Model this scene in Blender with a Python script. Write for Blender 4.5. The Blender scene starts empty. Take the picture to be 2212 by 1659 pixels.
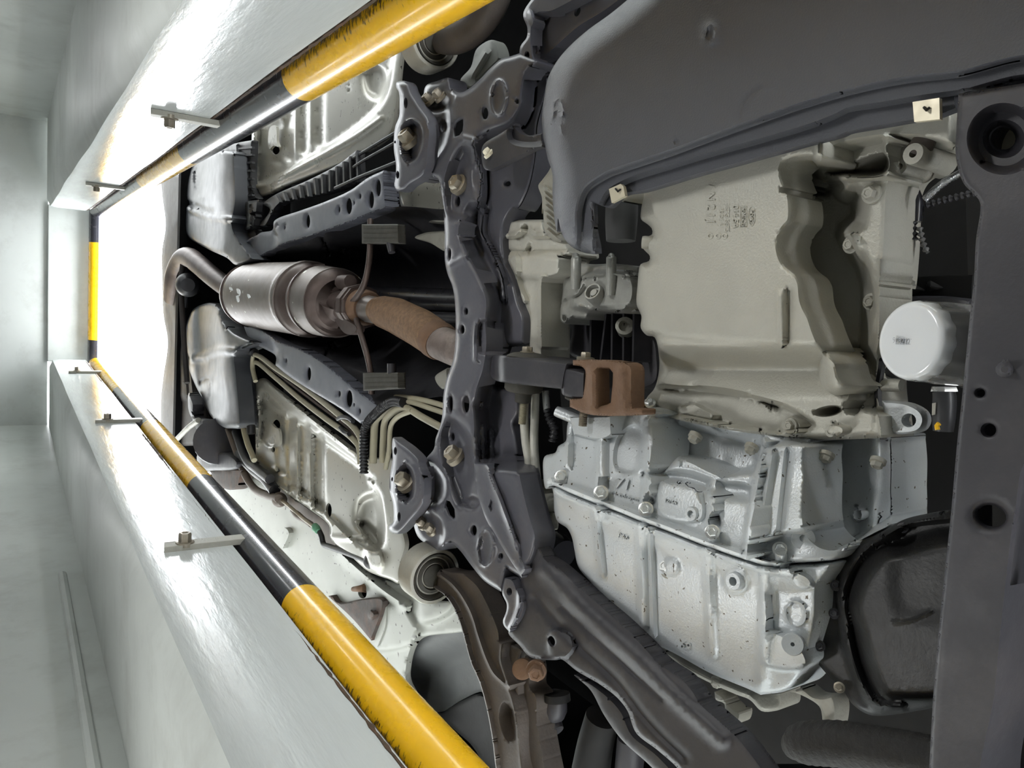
import bpy, math, random
import numpy as np
from mathutils import Vector, Matrix
from mathutils.geometry import delaunay_2d_cdt
random.seed(4); RNG = np.random.default_rng(7)
SC = bpy.context.scene; COL = SC.collection

# ---------------------------------------------------------------- camera (the car stands over an inspection pit; X across, Y along the pit, Z up)
F, CX, CY = 1640.0, 1106.0, 829.5          # focal length and centre in pixels of the 2212 x 1659 photograph
CAMZ = -0.45                               # the camera is 0.45 m below the workshop floor (z = 0)
dY = np.array([-1081., -255., F]); dY /= np.linalg.norm(dY)
dZ = np.array([F*F/1081., 0., F]); dZ -= dY*(dZ@dY); dZ /= np.linalg.norm(dZ)
dX = np.cross(dY, dZ)
RW = np.array([dX, dY, dZ])                # image frame (right, down, forward) -> world
cam = bpy.data.objects.new('camera', bpy.data.cameras.new('camera')); COL.objects.link(cam)
right, down, fwd = RW[:, 0], RW[:, 1], RW[:, 2]
cam.matrix_world = Matrix(((right[0], -down[0], -fwd[0], 0), (right[1], -down[1], -fwd[1], 0), (right[2], -down[2], -fwd[2], CAMZ), (0, 0, 0, 1)))
cam.data.sensor_width = 36; cam.data.sensor_fit = 'HORIZONTAL'; cam.data.lens = F/2212*36
cam.data.clip_start = 0.02; cam.data.clip_end = 200
SC.camera = cam

# ---------------------------------------------------------------- world, lamps, exposure
SC.view_settings.view_transform = 'Standard'; SC.view_settings.look = 'None'
SC.view_settings.gamma = 1; SC.view_settings.use_curve_mapping = False
SC.view_settings.exposure = 0.0
SKY = 18.0
w = bpy.data.worlds.new('sky'); SC.world = w; w.use_nodes = True
bg = w.node_tree.nodes['Background']; bg.inputs[0].default_value = (0.93, 0.965, 1.0, 1); bg.inputs[1].default_value = SKY
LAMPS = 7.8
def area_lamp(name, loc, target, sx, sy, power, col=(1, 1, 1)):
    d = bpy.data.lights.new(name, 'AREA'); d.shape = 'RECTANGLE'; d.size = sx; d.size_y = sy; d.energy = power; d.color = col
    o = bpy.data.objects.new(name, d); COL.objects.link(o); o.location = loc
    o.rotation_euler = (Vector(target)-Vector(loc)).to_track_quat('-Z', 'Y').to_euler(); return o
# fluorescent tubes low on both pit walls light the car from below; bulkhead lamps glow on the walls further along the pit
area_lamp('pit_lamp_near_left', (-0.74, 1.05, -1.0), (0.05, 0.75, 0.1), .08, .6, LAMPS*1.25, (1, 1, .985))
area_lamp('pit_lamp_near_right', (0.84, 1.05, -1.0), (-0.05, 0.75, 0.1), .08, .6, LAMPS*1.05, (1, 1, .985))
for nm, x in (('bulkhead_lamp_left', -.66), ('bulkhead_lamp_right', .76)):
    for k, y in enumerate((3.1, 4.1)):
        d = bpy.data.lights.new(nm, 'POINT'); d.energy = LAMPS*.24; d.shadow_soft_size = .06; d.color = (.98, 1, 1)
        o = bpy.data.objects.new(nm, d); COL.objects.link(o); o.location = (x, y, -.80)

# ---------------------------------------------------------------- helpers: where a pixel's ray meets a horizontal plane h metres above the camera
def P(px, py, h):
    px = np.asarray(px, float); py = np.asarray(py, float); h = np.asarray(h, float)
    v = np.stack([px-CX, py-CY, np.full_like(px, F)], -1)@RW.T
    q = v*(h/v[..., 2])[..., None]; q[..., 2] += CAMZ; return q
def S(px, py, h):                          # metres per pixel there
    v = RW@np.array([px-CX, py-CY, F]); return h/v[2]
def at_x(px, py, X):                       # where the ray meets the plane x = X
    v = RW@np.array([px-CX, py-CY, F]); q = v*X/v[0]; q[2] += CAMZ; return q
def at_y(px, py, Y):
    v = RW@np.array([px-CX, py-CY, F]); q = v*Y/v[1]; q[2] += CAMZ; return q
TILES = dict(t1=(0, 0, 600/2212), t2=(0, 420, 600/2212), t3=(0, 840, 600/2212), t4=(0, 1209, 600/2212), t5=(550, 0, 600/2212), t6=(350, 300, 600/2212),
             t7=(350, 650, 600/2212), t8=(550, 1000, 600/2212), u1=(700, 1259, 600/2212), u2=(800, 100, 500/2212), u3=(850, 450, 600/2212),
             u4=(850, 850, 600/2212), u5=(1150, 900, 700/2212), u6=(1350, 300, 700/2212), u7=(1200, 1200, 700/2212), u8=(1712, 160, 500/1659),
             v1=(1712, 600, 500/1659), v2=(1712, 1050, 500/1362), v3=(1100, 0, 1112/2212), px=(0, 0, 1))
def z(t, *pts):                            # survey points read off a detail of the photograph -> photograph pixels
    ox, oy, k = TILES[t]; return [(ox+p[0]*k, oy+p[1]*k)+tuple(p[2:]) for p in pts]
def curve(pts, closed=True, ds=6.0):       # Catmull-Rom through 2D/3D points; a point with a trailing 0 (2D only) is a sharp corner
    sharp = [len(p) == 3 and p[2] == 0 for p in pts]; q = [np.array(p[:2], float) for p in pts]; return _cr(q, sharp, closed, ds)
def curve3(pts, closed=False, ds=0.01):
    return _cr([np.array(p, float) for p in pts], [False]*len(pts), closed, ds)
def _cr(q, sharp, closed, ds):
    n = len(q); out = []
    for i in range(n if closed else n-1):
        p1, p2 = q[i], q[(i+1) % n]
        p0 = q[i-1] if (closed or i > 0) and not sharp[i] else 2*p1-p2
        j = (i+1) % n
        p3 = q[(i+2) % n] if (closed or i < n-2) and not sharp[j] else 2*p2-p1
        L = np.linalg.norm(p2-p1); k = max(1, int(round(L/ds)))
        t0 = np.linalg.norm(p1-p0)**.5+1e-9; t1 = L**.5+1e-9; t2 = np.linalg.norm(p3-p2)**.5+1e-9
        m1 = (p1-p0)/t0-(p2-p0)/(t0+t1)+(p2-p1)/t1; m2 = (p2-p1)/t1-(p3-p1)/(t1+t2)+(p3-p2)/t2
        m1 = m1*t1; m2 = m2*t1
        for s in range(k):
            t = s/k; out.append((2*t**3-3*t*t+1)*p1+(t**3-2*t*t+t)*m1+(-2*t**3+3*t*t)*p2+(t**3-t*t)*m2)
    if not closed: out.append(q[-1])
    return np.array(out)
def seg_dist(xy, pl, closed=False):
    pl = np.asarray(pl, float); a = pl if closed else pl[:-1]; b = np.roll(pl, -1, 0) if closed else pl[1:]
    best = np.full(len(xy), 1e9); ab = b-a; L2 = (ab**2).sum(1)+1e-9
    for i in range(0, len(a), 40):
        ap = xy[:, None]-a[None, i:i+40]; t = np.clip((ap*ab[None, i:i+40]).sum(2)/L2[None, i:i+40], 0, 1)
        dd = ap-t[..., None]*ab[None, i:i+40]; best = np.minimum(best, (dd**2).sum(2).min(1))
    return np.sqrt(best)
def inside(xy, pl):
    pl = np.asarray(pl, float); x, y = xy[:, 0], xy[:, 1]; r = np.zeros(len(xy), bool); b = np.roll(pl, -1, 0)
    for (x1, y1), (x2, y2) in zip(pl, b):
        if y1 == y2: continue
        c = ((y1 > y) != (y2 > y)); r ^= c & (x < (x2-x1)*(y-y1)/(y2-y1)+x1)
    return r
def sst(t): t = np.clip(t, 0, 1); return t*t*(3-2*t)
# relief features, all functions of the pixel position; dh > 0 recedes upwards, dh < 0 stands proud. f.pts(step) lists the mesh points that keep its edges crisp
def _offs(pl, closed, offs, step):
    pl = np.asarray(pl, float); out = []
    p = np.r_[pl, pl[:1]] if closed else pl; L = np.r_[0, np.cumsum(np.hypot(*np.diff(p, axis=0).T))]
    n = max(2, int(L[-1]/step)); s = np.linspace(0, L[-1], n, endpoint=not closed)
    q = np.c_[np.interp(s, L, p[:, 0]), np.interp(s, L, p[:, 1])]; t = np.gradient(q, axis=0) if not closed else np.roll(q, -1, 0)-np.roll(q, 1, 0)
    t /= np.linalg.norm(t, axis=1)[:, None]+1e-9; nn = np.c_[-t[:, 1], t[:, 0]]
    for o in offs: out.append(q+nn*o)
    return np.concatenate(out)
def bump(cx, cy, rx, ry, dh, soft=.6, ang=0):
    c, s = math.cos(math.radians(ang)), math.sin(math.radians(ang))
    def f(xy):
        u, v = xy[:, 0]-cx, xy[:, 1]-cy; t = np.hypot((u*c+v*s)/rx, (-u*s+v*c)/ry); return dh*sst((1-t)/soft)
    f.pts = lambda st: np.concatenate([oval(cx, cy, rx*k, ry*k, ang, max(8, int(6*max(rx, ry)*k/st))) for k in (1, 1-soft*.5, max(.05, 1-soft))]); return f
def dome(cx, cy, rx, ry, dh, ang=0):
    c, s = math.cos(math.radians(ang)), math.sin(math.radians(ang))
    def f(xy):
        u, v = xy[:, 0]-cx, xy[:, 1]-cy; t = np.hypot((u*c+v*s)/rx, (-u*s+v*c)/ry); return dh*np.sqrt(np.clip(1-t*t, 0, 1))
    f.pts = lambda st: np.concatenate([oval(cx, cy, rx*k, ry*k, ang, max(8, int(6*max(rx, ry)*k/st))) for k in (1, .94, .8)]); return f
def line(pts, w, dh, soft=.7, smooth=True):
    pl = curve(pts, False, 8) if smooth and len(pts) > 2 else np.array([p[:2] for p in pts], float)
    def f(xy): return dh*sst((w-seg_dist(xy, pl))/(w*soft))
    f.pts = lambda st: _offs(pl, False, (-w, -w*(1-soft*.5), 0, w*(1-soft*.5), w), st*.9); return f
def zone(pts, dh, soft=10, smooth=True):
    pl = curve(pts, True, 8) if smooth else np.array([p[:2] for p in pts], float)
    def f(xy):
        d = seg_dist(xy, pl, True)*np.where(inside(xy, pl), 1, -1); return dh*sst(d/soft+.5)
    k = max(1, int(round(soft/9))); offs = np.linspace(-.5, .5, 2*k+1)*soft
    f.pts = lambda st: _offs(pl, True, offs, st*.9); return f
def edge(pts, w, dh):
    """Round one stretch of an outline upwards over w pixels."""
    pl = curve(pts, False, 8)
    def f(xy): t = np.clip(1-seg_dist(xy, pl)/w, 0, 1); return dh*(1-np.sqrt(1-t*t*.999))
    f.pts = lambda st: _offs(pl, False, [k*w*sg for k in (.15, .35, .65, 1) for sg in (1, -1)], st); return f
def tps(anchors):                          # smooth height field through survey heights (px, py, h)
    A = np.array(anchors, float); n = len(A); xy = A[:, :2]/500.
    def U(r2): return np.where(r2 > 0, r2*np.log(r2+1e-12), 0)
    K = U(((xy[:, None]-xy[None])**2).sum(2))+np.eye(n)*1e-4; Q = np.c_[np.ones(n), xy]
    M = np.block([[K, Q], [Q.T, np.zeros((3, 3))]]); c = np.linalg.lstsq(M, np.r_[A[:, 2], 0, 0, 0], rcond=None)[0]
    def f(p): p = p/500.; return U(((p[:, None]-xy[None])**2).sum(2))@c[:n]+np.c_[np.ones(len(p)), p]@c[n:]
    return f
def surf(h, feats):                        # the height of a relief's underside at one pixel
    def f(px, py):
        xy = np.array([[px, py]], float); v = h(xy) if callable(h) else np.array([float(h)])
        for g in feats: v = v+g(xy)
        return float(v[0])
    return f
def oval(cx, cy, rx, ry, ang=0, n=18):
    c, s = math.cos(math.radians(ang)), math.sin(math.radians(ang))
    return np.array([(cx+rx*math.cos(a)*c-ry*math.sin(a)*s, cy+rx*math.cos(a)*s+ry*math.sin(a)*c) for a in np.linspace(0, 2*math.pi, n, endpoint=False)])
# ---------------------------------------------------------------- geometry makers: each returns (vertices, faces) in world metres
def relief(outline, h, feats=(), thick=.03, step=9, holes=(), roll=(0, 0), hole_roll=(0, 0), ds=None, cap=True, sheet=None):
    """A cast or pressed part seen from below: its underside follows heights h(px,py)+features over the outline, its walls rise from the edges."""
    ds = ds or step*.8
    loops = [curve(outline, True, ds)]+[np.asarray(hh, float) for hh in holes]
    lo, hi = loops[0].min(0), loops[0].max(0); gx = np.arange(lo[0], hi[0], step); gy = np.arange(lo[1], hi[1], step*.866)
    G = np.array([(x+(j % 2)*step/2, y) for j, y in enumerate(gy) for x in gx])
    ok = inside(G, loops[0])
    for l in loops[1:]: ok &= ~inside(G, l)
    G = G[ok]; d = np.full(len(G), 1e9)
    for l in loops: d = np.minimum(d, seg_dist(G, l, True))
    G = G[d > step*.45]
    FP = [f.pts(step) for f in feats if hasattr(f, 'pts')]
    if roll[0]:
        for k in (.25, .6, 1): FP.append(_offs(loops[0], True, (roll[0]*k, -roll[0]*k), step))
    if hole_roll[0]:
        for l in loops[1:]: FP.append(_offs(l, True, [hole_roll[0]*k*sg for k in (.4, 1) for sg in (1, -1)], max(3, step*.5)))
    if FP:
        FP = np.concatenate(FP); ok = inside(FP, loops[0])
        for l in loops[1:]: ok &= ~inside(FP, l)
        FP = FP[ok]; d = np.full(len(FP), 1e9)
        for l in loops: d = np.minimum(d, seg_dist(FP, l, True))
        FP = FP[d > min(step*.3, 1.2 if hole_roll[0] else 99)]; keep = []; cell = {}; mn = step*.33 if not hole_roll[0] else 1.6
        for i, p in enumerate(FP):
            k = (int(p[0]//mn), int(p[1]//mn))
            if any((p[0]-FP[j][0])**2+(p[1]-FP[j][1])**2 < mn*mn for a in (-1, 0, 1) for b in (-1, 0, 1) for j in cell.get((k[0]+a, k[1]+b), ())): continue
            cell.setdefault(k, []).append(i); keep.append(i)
        FP = FP[keep]; cell = {}; ms = step*.62
        for p in FP: cell.setdefault((int(p[0]//ms), int(p[1]//ms)), []).append(p)
        ok = [not any((p[0]-q[0])**2+(p[1]-q[1])**2 < ms*ms for a in (-1, 0, 1) for b in (-1, 0, 1) for q in cell.get((int(p[0]//ms)+a, int(p[1]//ms)+b), ())) for p in G]
        G = np.concatenate([G[np.array(ok, bool)], FP]) if len(G) else FP
    B = np.concatenate(loops); V = np.concatenate([B, G]); edges = []; o = 0
    for l in loops:
        n = len(l); edges += [(o+i, o+(i+1) % n) for i in range(n)]; o += n
    r = delaunay_2d_cdt([Vector(p) for p in V], edges, [list(range(len(loops[0])))], 1, 1e-4)
    xy = np.array([tuple(p) for p in r[0]]); tri = [t for t in r[2]]
    T = np.array([t[:3] for t in tri]); cen = xy[T].mean(1); keep = inside(cen, loops[0])
    for l in loops[1:]: keep &= ~inside(cen, l)
    T = T[keep]
    hh = h(xy) if callable(h) else np.full(len(xy), float(h))
    for f in feats: hh = hh+f(xy)
    if roll[0]:
        t = np.clip(1-seg_dist(xy, loops[0], True)/roll[0], 0, 1); hh = hh+roll[1]*(1-np.sqrt(1-t*t*.999))
    if hole_roll[0]:
        for l in loops[1:]:
            t = np.clip(1-seg_dist(xy, l, True)/hole_roll[0], 0, 1); hh = hh+hole_roll[1]*(1-np.sqrt(1-t*t*.999))
    W = P(xy[:, 0], xy[:, 1], hh); n = len(W)
    # orient triangles so the normals face the camera (downwards)
    a, b, c = W[T[:, 0]], W[T[:, 1]], W[T[:, 2]]; nn = np.cross(b-a, c-a); flip = nn[:, 2] > 0
    T[flip] = T[flip][:, ::-1]
    faces = [tuple(int(k) for k in t) for t in T]
    # boundary edges -> walls
    E = {}
    for t in faces:
        for k in range(3):
            e = (t[k], t[(k+1) % 3]); E[e] = 1
    bd = [e for e in E if (e[1], e[0]) not in E]
    ids = sorted({v for e in bd for v in e}); mp = {v: n+i for i, v in enumerate(ids)}
    up = W[ids].copy(); up[:, 2] += thick
    if sheet is not None:                  # hollow pressing: deep outer flanges, thin metal round the holes, open above
        dh = np.full(len(ids), 1e9)
        for l in loops[1:]: dh = np.minimum(dh, seg_dist(xy[ids], l, True))
        up[:, 2] -= np.where(dh < seg_dist(xy[ids], loops[0], True), thick-sheet, 0); cap = False
    V3 = [W, up]; faces += [(e[1], e[0], mp[e[0]], mp[e[1]]) for e in bd]
    if cap:
        nxt = {e[0]: e[1] for e in bd}; used = set(); polys = []
        for s0 in list(nxt):
            if s0 in used: continue
            lp = []; s = s0
            while s not in used and s in nxt: used.add(s); lp.append(s); s = nxt[s]
            polys.append(lp)
        polys.sort(key=len, reverse=True)
        try:
            pts = [i for lp in polys for i in lp]; k = {v: i for i, v in enumerate(pts)}
            ed = [(k[lp[i]], k[lp[(i+1) % len(lp)]]) for lp in polys for i in range(len(lp))]
            rr = delaunay_2d_cdt([Vector(xy[i]) for i in pts], ed, [], 0, 1e-6)
            if len(rr[0]) == len(pts):
                TT = np.array([t[:3] for t in rr[2]]); cc = np.array([tuple(p) for p in rr[0]])[TT].mean(1); kp = inside(cc, loops[0])
                for l in loops[1:]: kp &= ~inside(cc, l)
                inv = [x[0] for x in rr[3]]
                for t in TT[kp]:
                    f = [mp[pts[inv[int(i)]]] for i in t]; q = [up[i-n] for i in f]
                    if np.cross(q[1]-q[0], q[2]-q[0])[2] < 0: f = f[::-1]
                    faces.append(tuple(f))
        except Exception: pass
    return np.concatenate(V3), faces
def frame(t):
    t = t/np.linalg.norm(t); a = np.array([0, 0, 1.]) if abs(t[2]) < .9 else np.array([1., 0, 0])
    u = np.cross(t, a); u /= np.linalg.norm(u); return t, u, np.cross(t, u)
def tube(pts, r, n=12, ds=.01, smooth=True, caps=True, wave=None, flat=1.0):
    """Round (or flattened) tube along world points; r a number or one radius per control point; wave=(pitch, depth) corrugates it."""
    pts = [np.array(p, float) for p in pts]; rr = np.full(len(pts), r, float) if np.isscalar(r) else np.array(r, float)
    q = [np.r_[p, x] for p, x in zip(pts, rr)]
    C = _cr(q, [not smooth]*len(q), False, ds) if len(q) > 2 or wave else np.array(q)
    if wave and len(q) == 2: C = _cr(q, [False]*2, False, ds)
    p, R = C[:, :3], C[:, 3].copy()
    if wave:
        s = np.r_[0, np.cumsum(np.linalg.norm(np.diff(p, axis=0), axis=1))]; R += wave[1]*np.sin(2*math.pi*s/wave[0])
    T = np.gradient(p, axis=0); T /= np.linalg.norm(T, axis=1)[:, None]+1e-12
    _, u, _ = frame(T[0]); V = []; ang = np.linspace(0, 2*math.pi, n, endpoint=False)
    for i in range(len(p)):
        u = u-T[i]*(u@T[i]); u /= np.linalg.norm(u); v = np.cross(T[i], u)
        V.append(p[i]+R[i]*(np.cos(ang)[:, None]*u+flat*np.sin(ang)[:, None]*v))
    m = len(p); V = np.concatenate(V)
    Fc = [(i*n+j, i*n+(j+1) % n, (i+1)*n+(j+1) % n, (i+1)*n+j) for i in range(m-1) for j in range(n)]
    if caps: Fc += [tuple(range(n-1, -1, -1)), tuple((m-1)*n+j for j in range(n))]
    return V, Fc
def lathe(c, axis, prof, n=28, u0=None, scal=None):
    """Solid of revolution: prof = [(radius, distance along axis)]; closed at the ends; scal(angle, i) may flute the radius."""
    t, u, v = frame(np.array(axis, float)); c = np.array(c, float); V = []; ang = np.linspace(0, 2*math.pi, n, endpoint=False)
    for i, (r, s) in enumerate(prof):
        k = np.ones(n) if scal is None else np.array([scal(a, i) for a in ang])
        V.append(c+t*s+(r*k*np.cos(ang))[:, None]*u+(r*k*np.sin(ang))[:, None]*v)
    m = len(prof); V = np.concatenate(V)
    Fc = [(i*n+j, (i+1)*n+j, (i+1)*n+(j+1) % n, i*n+(j+1) % n) for i in range(m-1) for j in range(n)]
    Fc += [tuple(range(n)), tuple((m-1)*n+j for j in range(n-1, -1, -1))]
    return V, Fc
def hexbolt(c, axis, r, hgt=None, flange=1.45, turn=0.3, washer=0.25, dimple=True):
    """Hex head with chamfer and flange; c is where the flange sits, the head stands along axis."""
    hgt = hgt or r*1.1; t, u, v = frame(np.array(axis, float)); c = np.array(c, float)
    fl = lathe(c, t, [(r*flange, -r*.5), (r*flange, r*washer*.6), (r*flange*.8, r*washer)], 18)
    V = []; Fc = []
    rings = [(r, r*washer*.5), (r, hgt*.85), (r*.86, hgt)]+([(r*.55, hgt), (r*.45, hgt*.9)] if dimple else [])
    for rr, s in rings:
        V += [c+t*s+rr*(math.cos(a)*u+math.sin(a)*v) for a in [turn+k*math.pi/3 for k in range(6)]]
    m = len(rings); Fc = [(i*6+j, (i+1)*6+j, (i+1)*6+(j+1) % 6, i*6+(j+1) % 6) for i in range(m-1) for j in range(6)]
    Fc += [tuple((m-1)*6+j for j in range(5, -1, -1))]
    return join(fl, (np.array(V), Fc))
def join(*gs):
    V = []; Fc = []; o = 0
    for v, f in gs:
        V.append(np.asarray(v, float)); Fc += [tuple(i+o for i in t) for t in f]; o += len(v)
    return np.concatenate(V), Fc
def box(lo, hi):
    (a, b, c), (d, e, f) = lo, hi
    V = [(a, b, c), (d, b, c), (d, e, c), (a, e, c), (a, b, f), (d, b, f), (d, e, f), (a, e, f)]
    return np.array(V, float), [(0, 3, 2, 1), (4, 5, 6, 7), (0, 1, 5, 4), (1, 2, 6, 5), (2, 3, 7, 6), (3, 0, 4, 7)]
def prism(poly, depth):
    """Extrude a planar world polygon by the vector depth."""
    p = np.array(poly, float); n = len(p); d = np.array(depth, float)
    return np.concatenate([p, p+d]), [tuple(range(n)), tuple(range(2*n-1, n-1, -1))]+[(i, i+n, (i+1) % n+n, (i+1) % n) for i in range(n)]
def pxp(pts, h=None):                      # [(px,py,h)] -> world points
    return [P(p[0], p[1], p[2] if h is None else h) for p in pts]
# ---------------------------------------------------------------- objects
LOC = {}
def _tag(o, label, cat, group, kind):
    if label: o['label'] = label
    if cat: o['category'] = cat
    if group: o['group'] = group
    if kind: o['kind'] = kind
def thing(name, label, cat, loc, group=None, kind=None):
    o = bpy.data.objects.new(name, None); COL.objects.link(o); o.empty_display_size = .05
    o.location = loc; LOC[o.name] = np.array(loc, float); _tag(o, label, cat, group, kind); return o
def mk(name, geo, mat, parent=None, label=None, cat=None, group=None, kind=None, angle=40, bevel=0, fix=True):
    V, Fc = geo; V = np.asarray(V, float)
    if parent is None: loc = (V.min(0)+V.max(0))/2
    else: loc = LOC[parent.name]
    me = bpy.data.meshes.new(name); me.from_pydata((V-loc).tolist(), [], Fc); me.validate(); me.update()
    if fix:
        import bmesh
        bm = bmesh.new(); bm.from_mesh(me); bmesh.ops.remove_doubles(bm, verts=bm.verts, dist=1e-6); bmesh.ops.recalc_face_normals(bm, faces=bm.faces); bm.to_mesh(me); bm.free()
    me.polygons.foreach_set('use_smooth', [True]*len(me.polygons)); me.set_sharp_from_angle(angle=math.radians(angle))
    me.materials.append(mat); o = bpy.data.objects.new(name, me); COL.objects.link(o)
    if parent is None: o.location = loc
    else: o.parent = parent
    LOC[o.name] = np.array(loc, float)
    if bevel:
        b = o.modifiers.new('bevel', 'BEVEL'); b.width = bevel; b.segments = 2; b.limit_method = 'ANGLE'; b.angle_limit = math.radians(35)
    _tag(o, label, cat, group, kind); return o
# ---------------------------------------------------------------- materials
MATS = {}
def srgb(r, g, b):
    f = lambda c: c/12.92 if c <= .04045 else ((c+.055)/1.055)**2.4
    return (f(r/255), f(g/255), f(b/255))
def mat(name, col, rough=.5, metal=0., var=.15, scale=12, bump=0., bscale=150, dirt=None, speck=None, spec=.5, coat=0., rvar=.1, aniso=None, wear=None):
    """col linear rgb; dirt=(rgb, amount 0..1, scale) cloudy soiling; speck=(rgb, amount, scale) small chips and grit."""
    if name in MATS: return MATS[name]
    m = bpy.data.materials.new(name); m.use_nodes = True; nt = m.node_tree; N = nt.nodes; L = nt.links; b = N['Principled BSDF']
    tc = N.new('ShaderNodeTexCoord')
    co = tc.outputs['Object']
    if aniso:
        mp = N.new('ShaderNodeMapping'); mp.inputs['Scale'].default_value = aniso; L.new(co, mp.inputs['Vector']); co = mp.outputs[0]
    def noise(s, det=4, rg=.6):
        n = N.new('ShaderNodeTexNoise'); n.inputs['Scale'].default_value = s; n.inputs['Detail'].default_value = det; n.inputs['Roughness'].default_value = rg
        L.new(co, n.inputs['Vector']); return n.outputs['Fac']
    def ramp(fac, p0, p1, c0, c1):
        r = N.new('ShaderNodeValToRGB'); r.color_ramp.elements[0].position = p0; r.color_ramp.elements[1].position = p1
        r.color_ramp.elements[0].color = (*c0, 1); r.color_ramp.elements[1].color = (*c1, 1); L.new(fac, r.inputs[0]); return r.outputs[0]
    c = np.array(col); n1 = noise(scale)
    out = ramp(n1, .3, .7, tuple(np.clip(c*(1-var), 0, 1)), tuple(np.clip(c*(1+var), 0, 1)))
    def mix(fac, a, colr):
        x = N.new('ShaderNodeMix'); x.data_type = 'RGBA'; L.new(fac, x.inputs[0]); L.new(a, x.inputs[6]); x.inputs[7].default_value = (*colr, 1); return x.outputs[2]
    if dirt:
        f = noise(dirt[2], 6, .7); k = ramp(f, .62-.35*dirt[1], .75, (0, 0, 0), (dirt[1],)*3); out = mix(k, out, dirt[0])
    if speck:
        f = noise(speck[2], 2, .5); k = ramp(f, .70-.12*speck[1], .72-.10*speck[1], (0, 0, 0), (1, 1, 1)); out = mix(k, out, speck[0])
    if wear:                               # paint scuffed through on the side that faces the beam: wear = (rgb, direction, centre height)
        vs = N.new('ShaderNodeVectorMath'); vs.operation = 'SUBTRACT'; L.new(tc.outputs['Object'], vs.inputs[0]); vs.inputs[1].default_value = (0, 0, wear[2])
        vd = N.new('ShaderNodeVectorMath'); vd.operation = 'DOT_PRODUCT'; L.new(vs.outputs[0], vd.inputs[0]); vd.inputs[1].default_value = wear[1]
        mr = N.new('ShaderNodeMapRange'); L.new(vd.outputs['Value'], mr.inputs[0]); mr.inputs[1].default_value = .008; mr.inputs[2].default_value = .037; mr.inputs[3].default_value = -.25; mr.inputs[4].default_value = .13
        mp = N.new('ShaderNodeMapping'); mp.inputs['Scale'].default_value = (.6, 1.6, .6); L.new(tc.outputs['Object'], mp.inputs['Vector'])
        nz = N.new('ShaderNodeTexNoise'); nz.inputs['Scale'].default_value = 95; nz.inputs['Detail'].default_value = 5; nz.inputs['Roughness'].default_value = .65; L.new(mp.outputs[0], nz.inputs['Vector'])
        ad = N.new('ShaderNodeMath'); ad.operation = 'ADD'; L.new(nz.outputs['Fac'], ad.inputs[0]); L.new(mr.outputs[0], ad.inputs[1])
        out = mix(ramp(ad.outputs[0], .54, .60, (0, 0, 0), (.9, .9, .9)), out, wear[0])
    L.new(out, b.inputs['Base Color']); b.inputs['Metallic'].default_value = metal; b.inputs['Specular IOR Level'].default_value = spec
    r = N.new('ShaderNodeMapRange'); r.inputs['To Min'].default_value = max(.03, rough-rvar); r.inputs['To Max'].default_value = min(1, rough+rvar); L.new(noise(scale*2.3), r.inputs[0])
    L.new(r.outputs[0], b.inputs['Roughness'])
    if coat: b.inputs['Coat Weight'].default_value = coat; b.inputs['Coat Roughness'].default_value = .12
    if bump:
        bp = N.new('ShaderNodeBump'); bp.inputs['Strength'].default_value = bump; bp.inputs['Distance'].default_value = .002; L.new(noise(bscale, 3), bp.inputs['Height']); L.new(bp.outputs[0], b.inputs['Normal'])
    MATS[name] = m; return m
PAINT = mat('pit_paint', srgb(188, 192, 188), .42, var=.05, scale=3, bump=.12, bscale=40, dirt=(srgb(120, 118, 110), .35, 4))
GLOSS = mat('gloss_pit_paint', srgb(198, 202, 201), .20, var=.05, scale=5, bump=.25, bscale=30, dirt=(srgb(140, 138, 130), .25, 6), aniso=(1, .4, 3))
PITFLOOR = mat('dark_pit_floor', srgb(84, 84, 82), .6, var=.15, scale=3, dirt=(srgb(50, 48, 44), .4, 4))  # unseen pit floor and near wall, kept dark to cut bounced light
CONC = mat('floor_concrete', srgb(150, 150, 146), .7, var=.12, scale=4)
def yellow(name, d): return mat(name, srgb(240, 186, 22), .28, var=.05, scale=10, coat=.5, wear=(srgb(66, 54, 34), d, .038))
YEL = mat("yellow_paint", srgb(240, 186, 22), .28, var=.05, scale=10, coat=.5)
BLK = mat('black_paint', srgb(48, 48, 54), .25, var=.15, scale=14, speck=(srgb(80, 62, 48), .1, 60), coat=.5)
RUST = mat('rusty_crust', srgb(70, 58, 48), .85, var=.4, scale=50, bump=.6, bscale=120, dirt=(srgb(120, 70, 35), .5, 30))
STEELGREY = mat('subframe_coating', srgb(80, 80, 87), .36, var=.10, scale=14, bump=.08, bscale=260, dirt=(srgb(120, 112, 112), .25, 9))
DARKCOAT = mat('black_coating', srgb(52, 51, 56), .5, var=.15, scale=16, bump=.08, bscale=240, dirt=(srgb(90, 84, 80), .3, 8))
PLASTIC = mat('tray_plastic', srgb(70, 71, 77), .5, var=.08, scale=8, bump=.3, bscale=500, dirt=(srgb(84, 84, 86), .2, 6))
BLACKPLASTIC = mat('black_plastic', srgb(30, 30, 33), .42, var=.15, scale=12, bump=.15, bscale=250, dirt=(srgb(70, 68, 64), .25, 10))
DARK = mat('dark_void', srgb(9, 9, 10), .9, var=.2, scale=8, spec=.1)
RUBBER = mat('dusty_rubber', srgb(62, 60, 54), .75, var=.2, scale=30, bump=.25, bscale=200)
PANMETAL = mat('cast_oil_pan', srgb(182, 180, 170), .48, metal=.3, var=.07, scale=9, bump=.3, bscale=420, dirt=(srgb(134, 128, 112), .3, 5))
ALU = mat('cast_aluminium', srgb(204, 208, 210), .40, metal=.35, var=.06, scale=8, bump=.28, bscale=420, speck=(srgb(92, 84, 72), .03, 160), dirt=(srgb(150, 150, 140), .25, 7))
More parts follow.
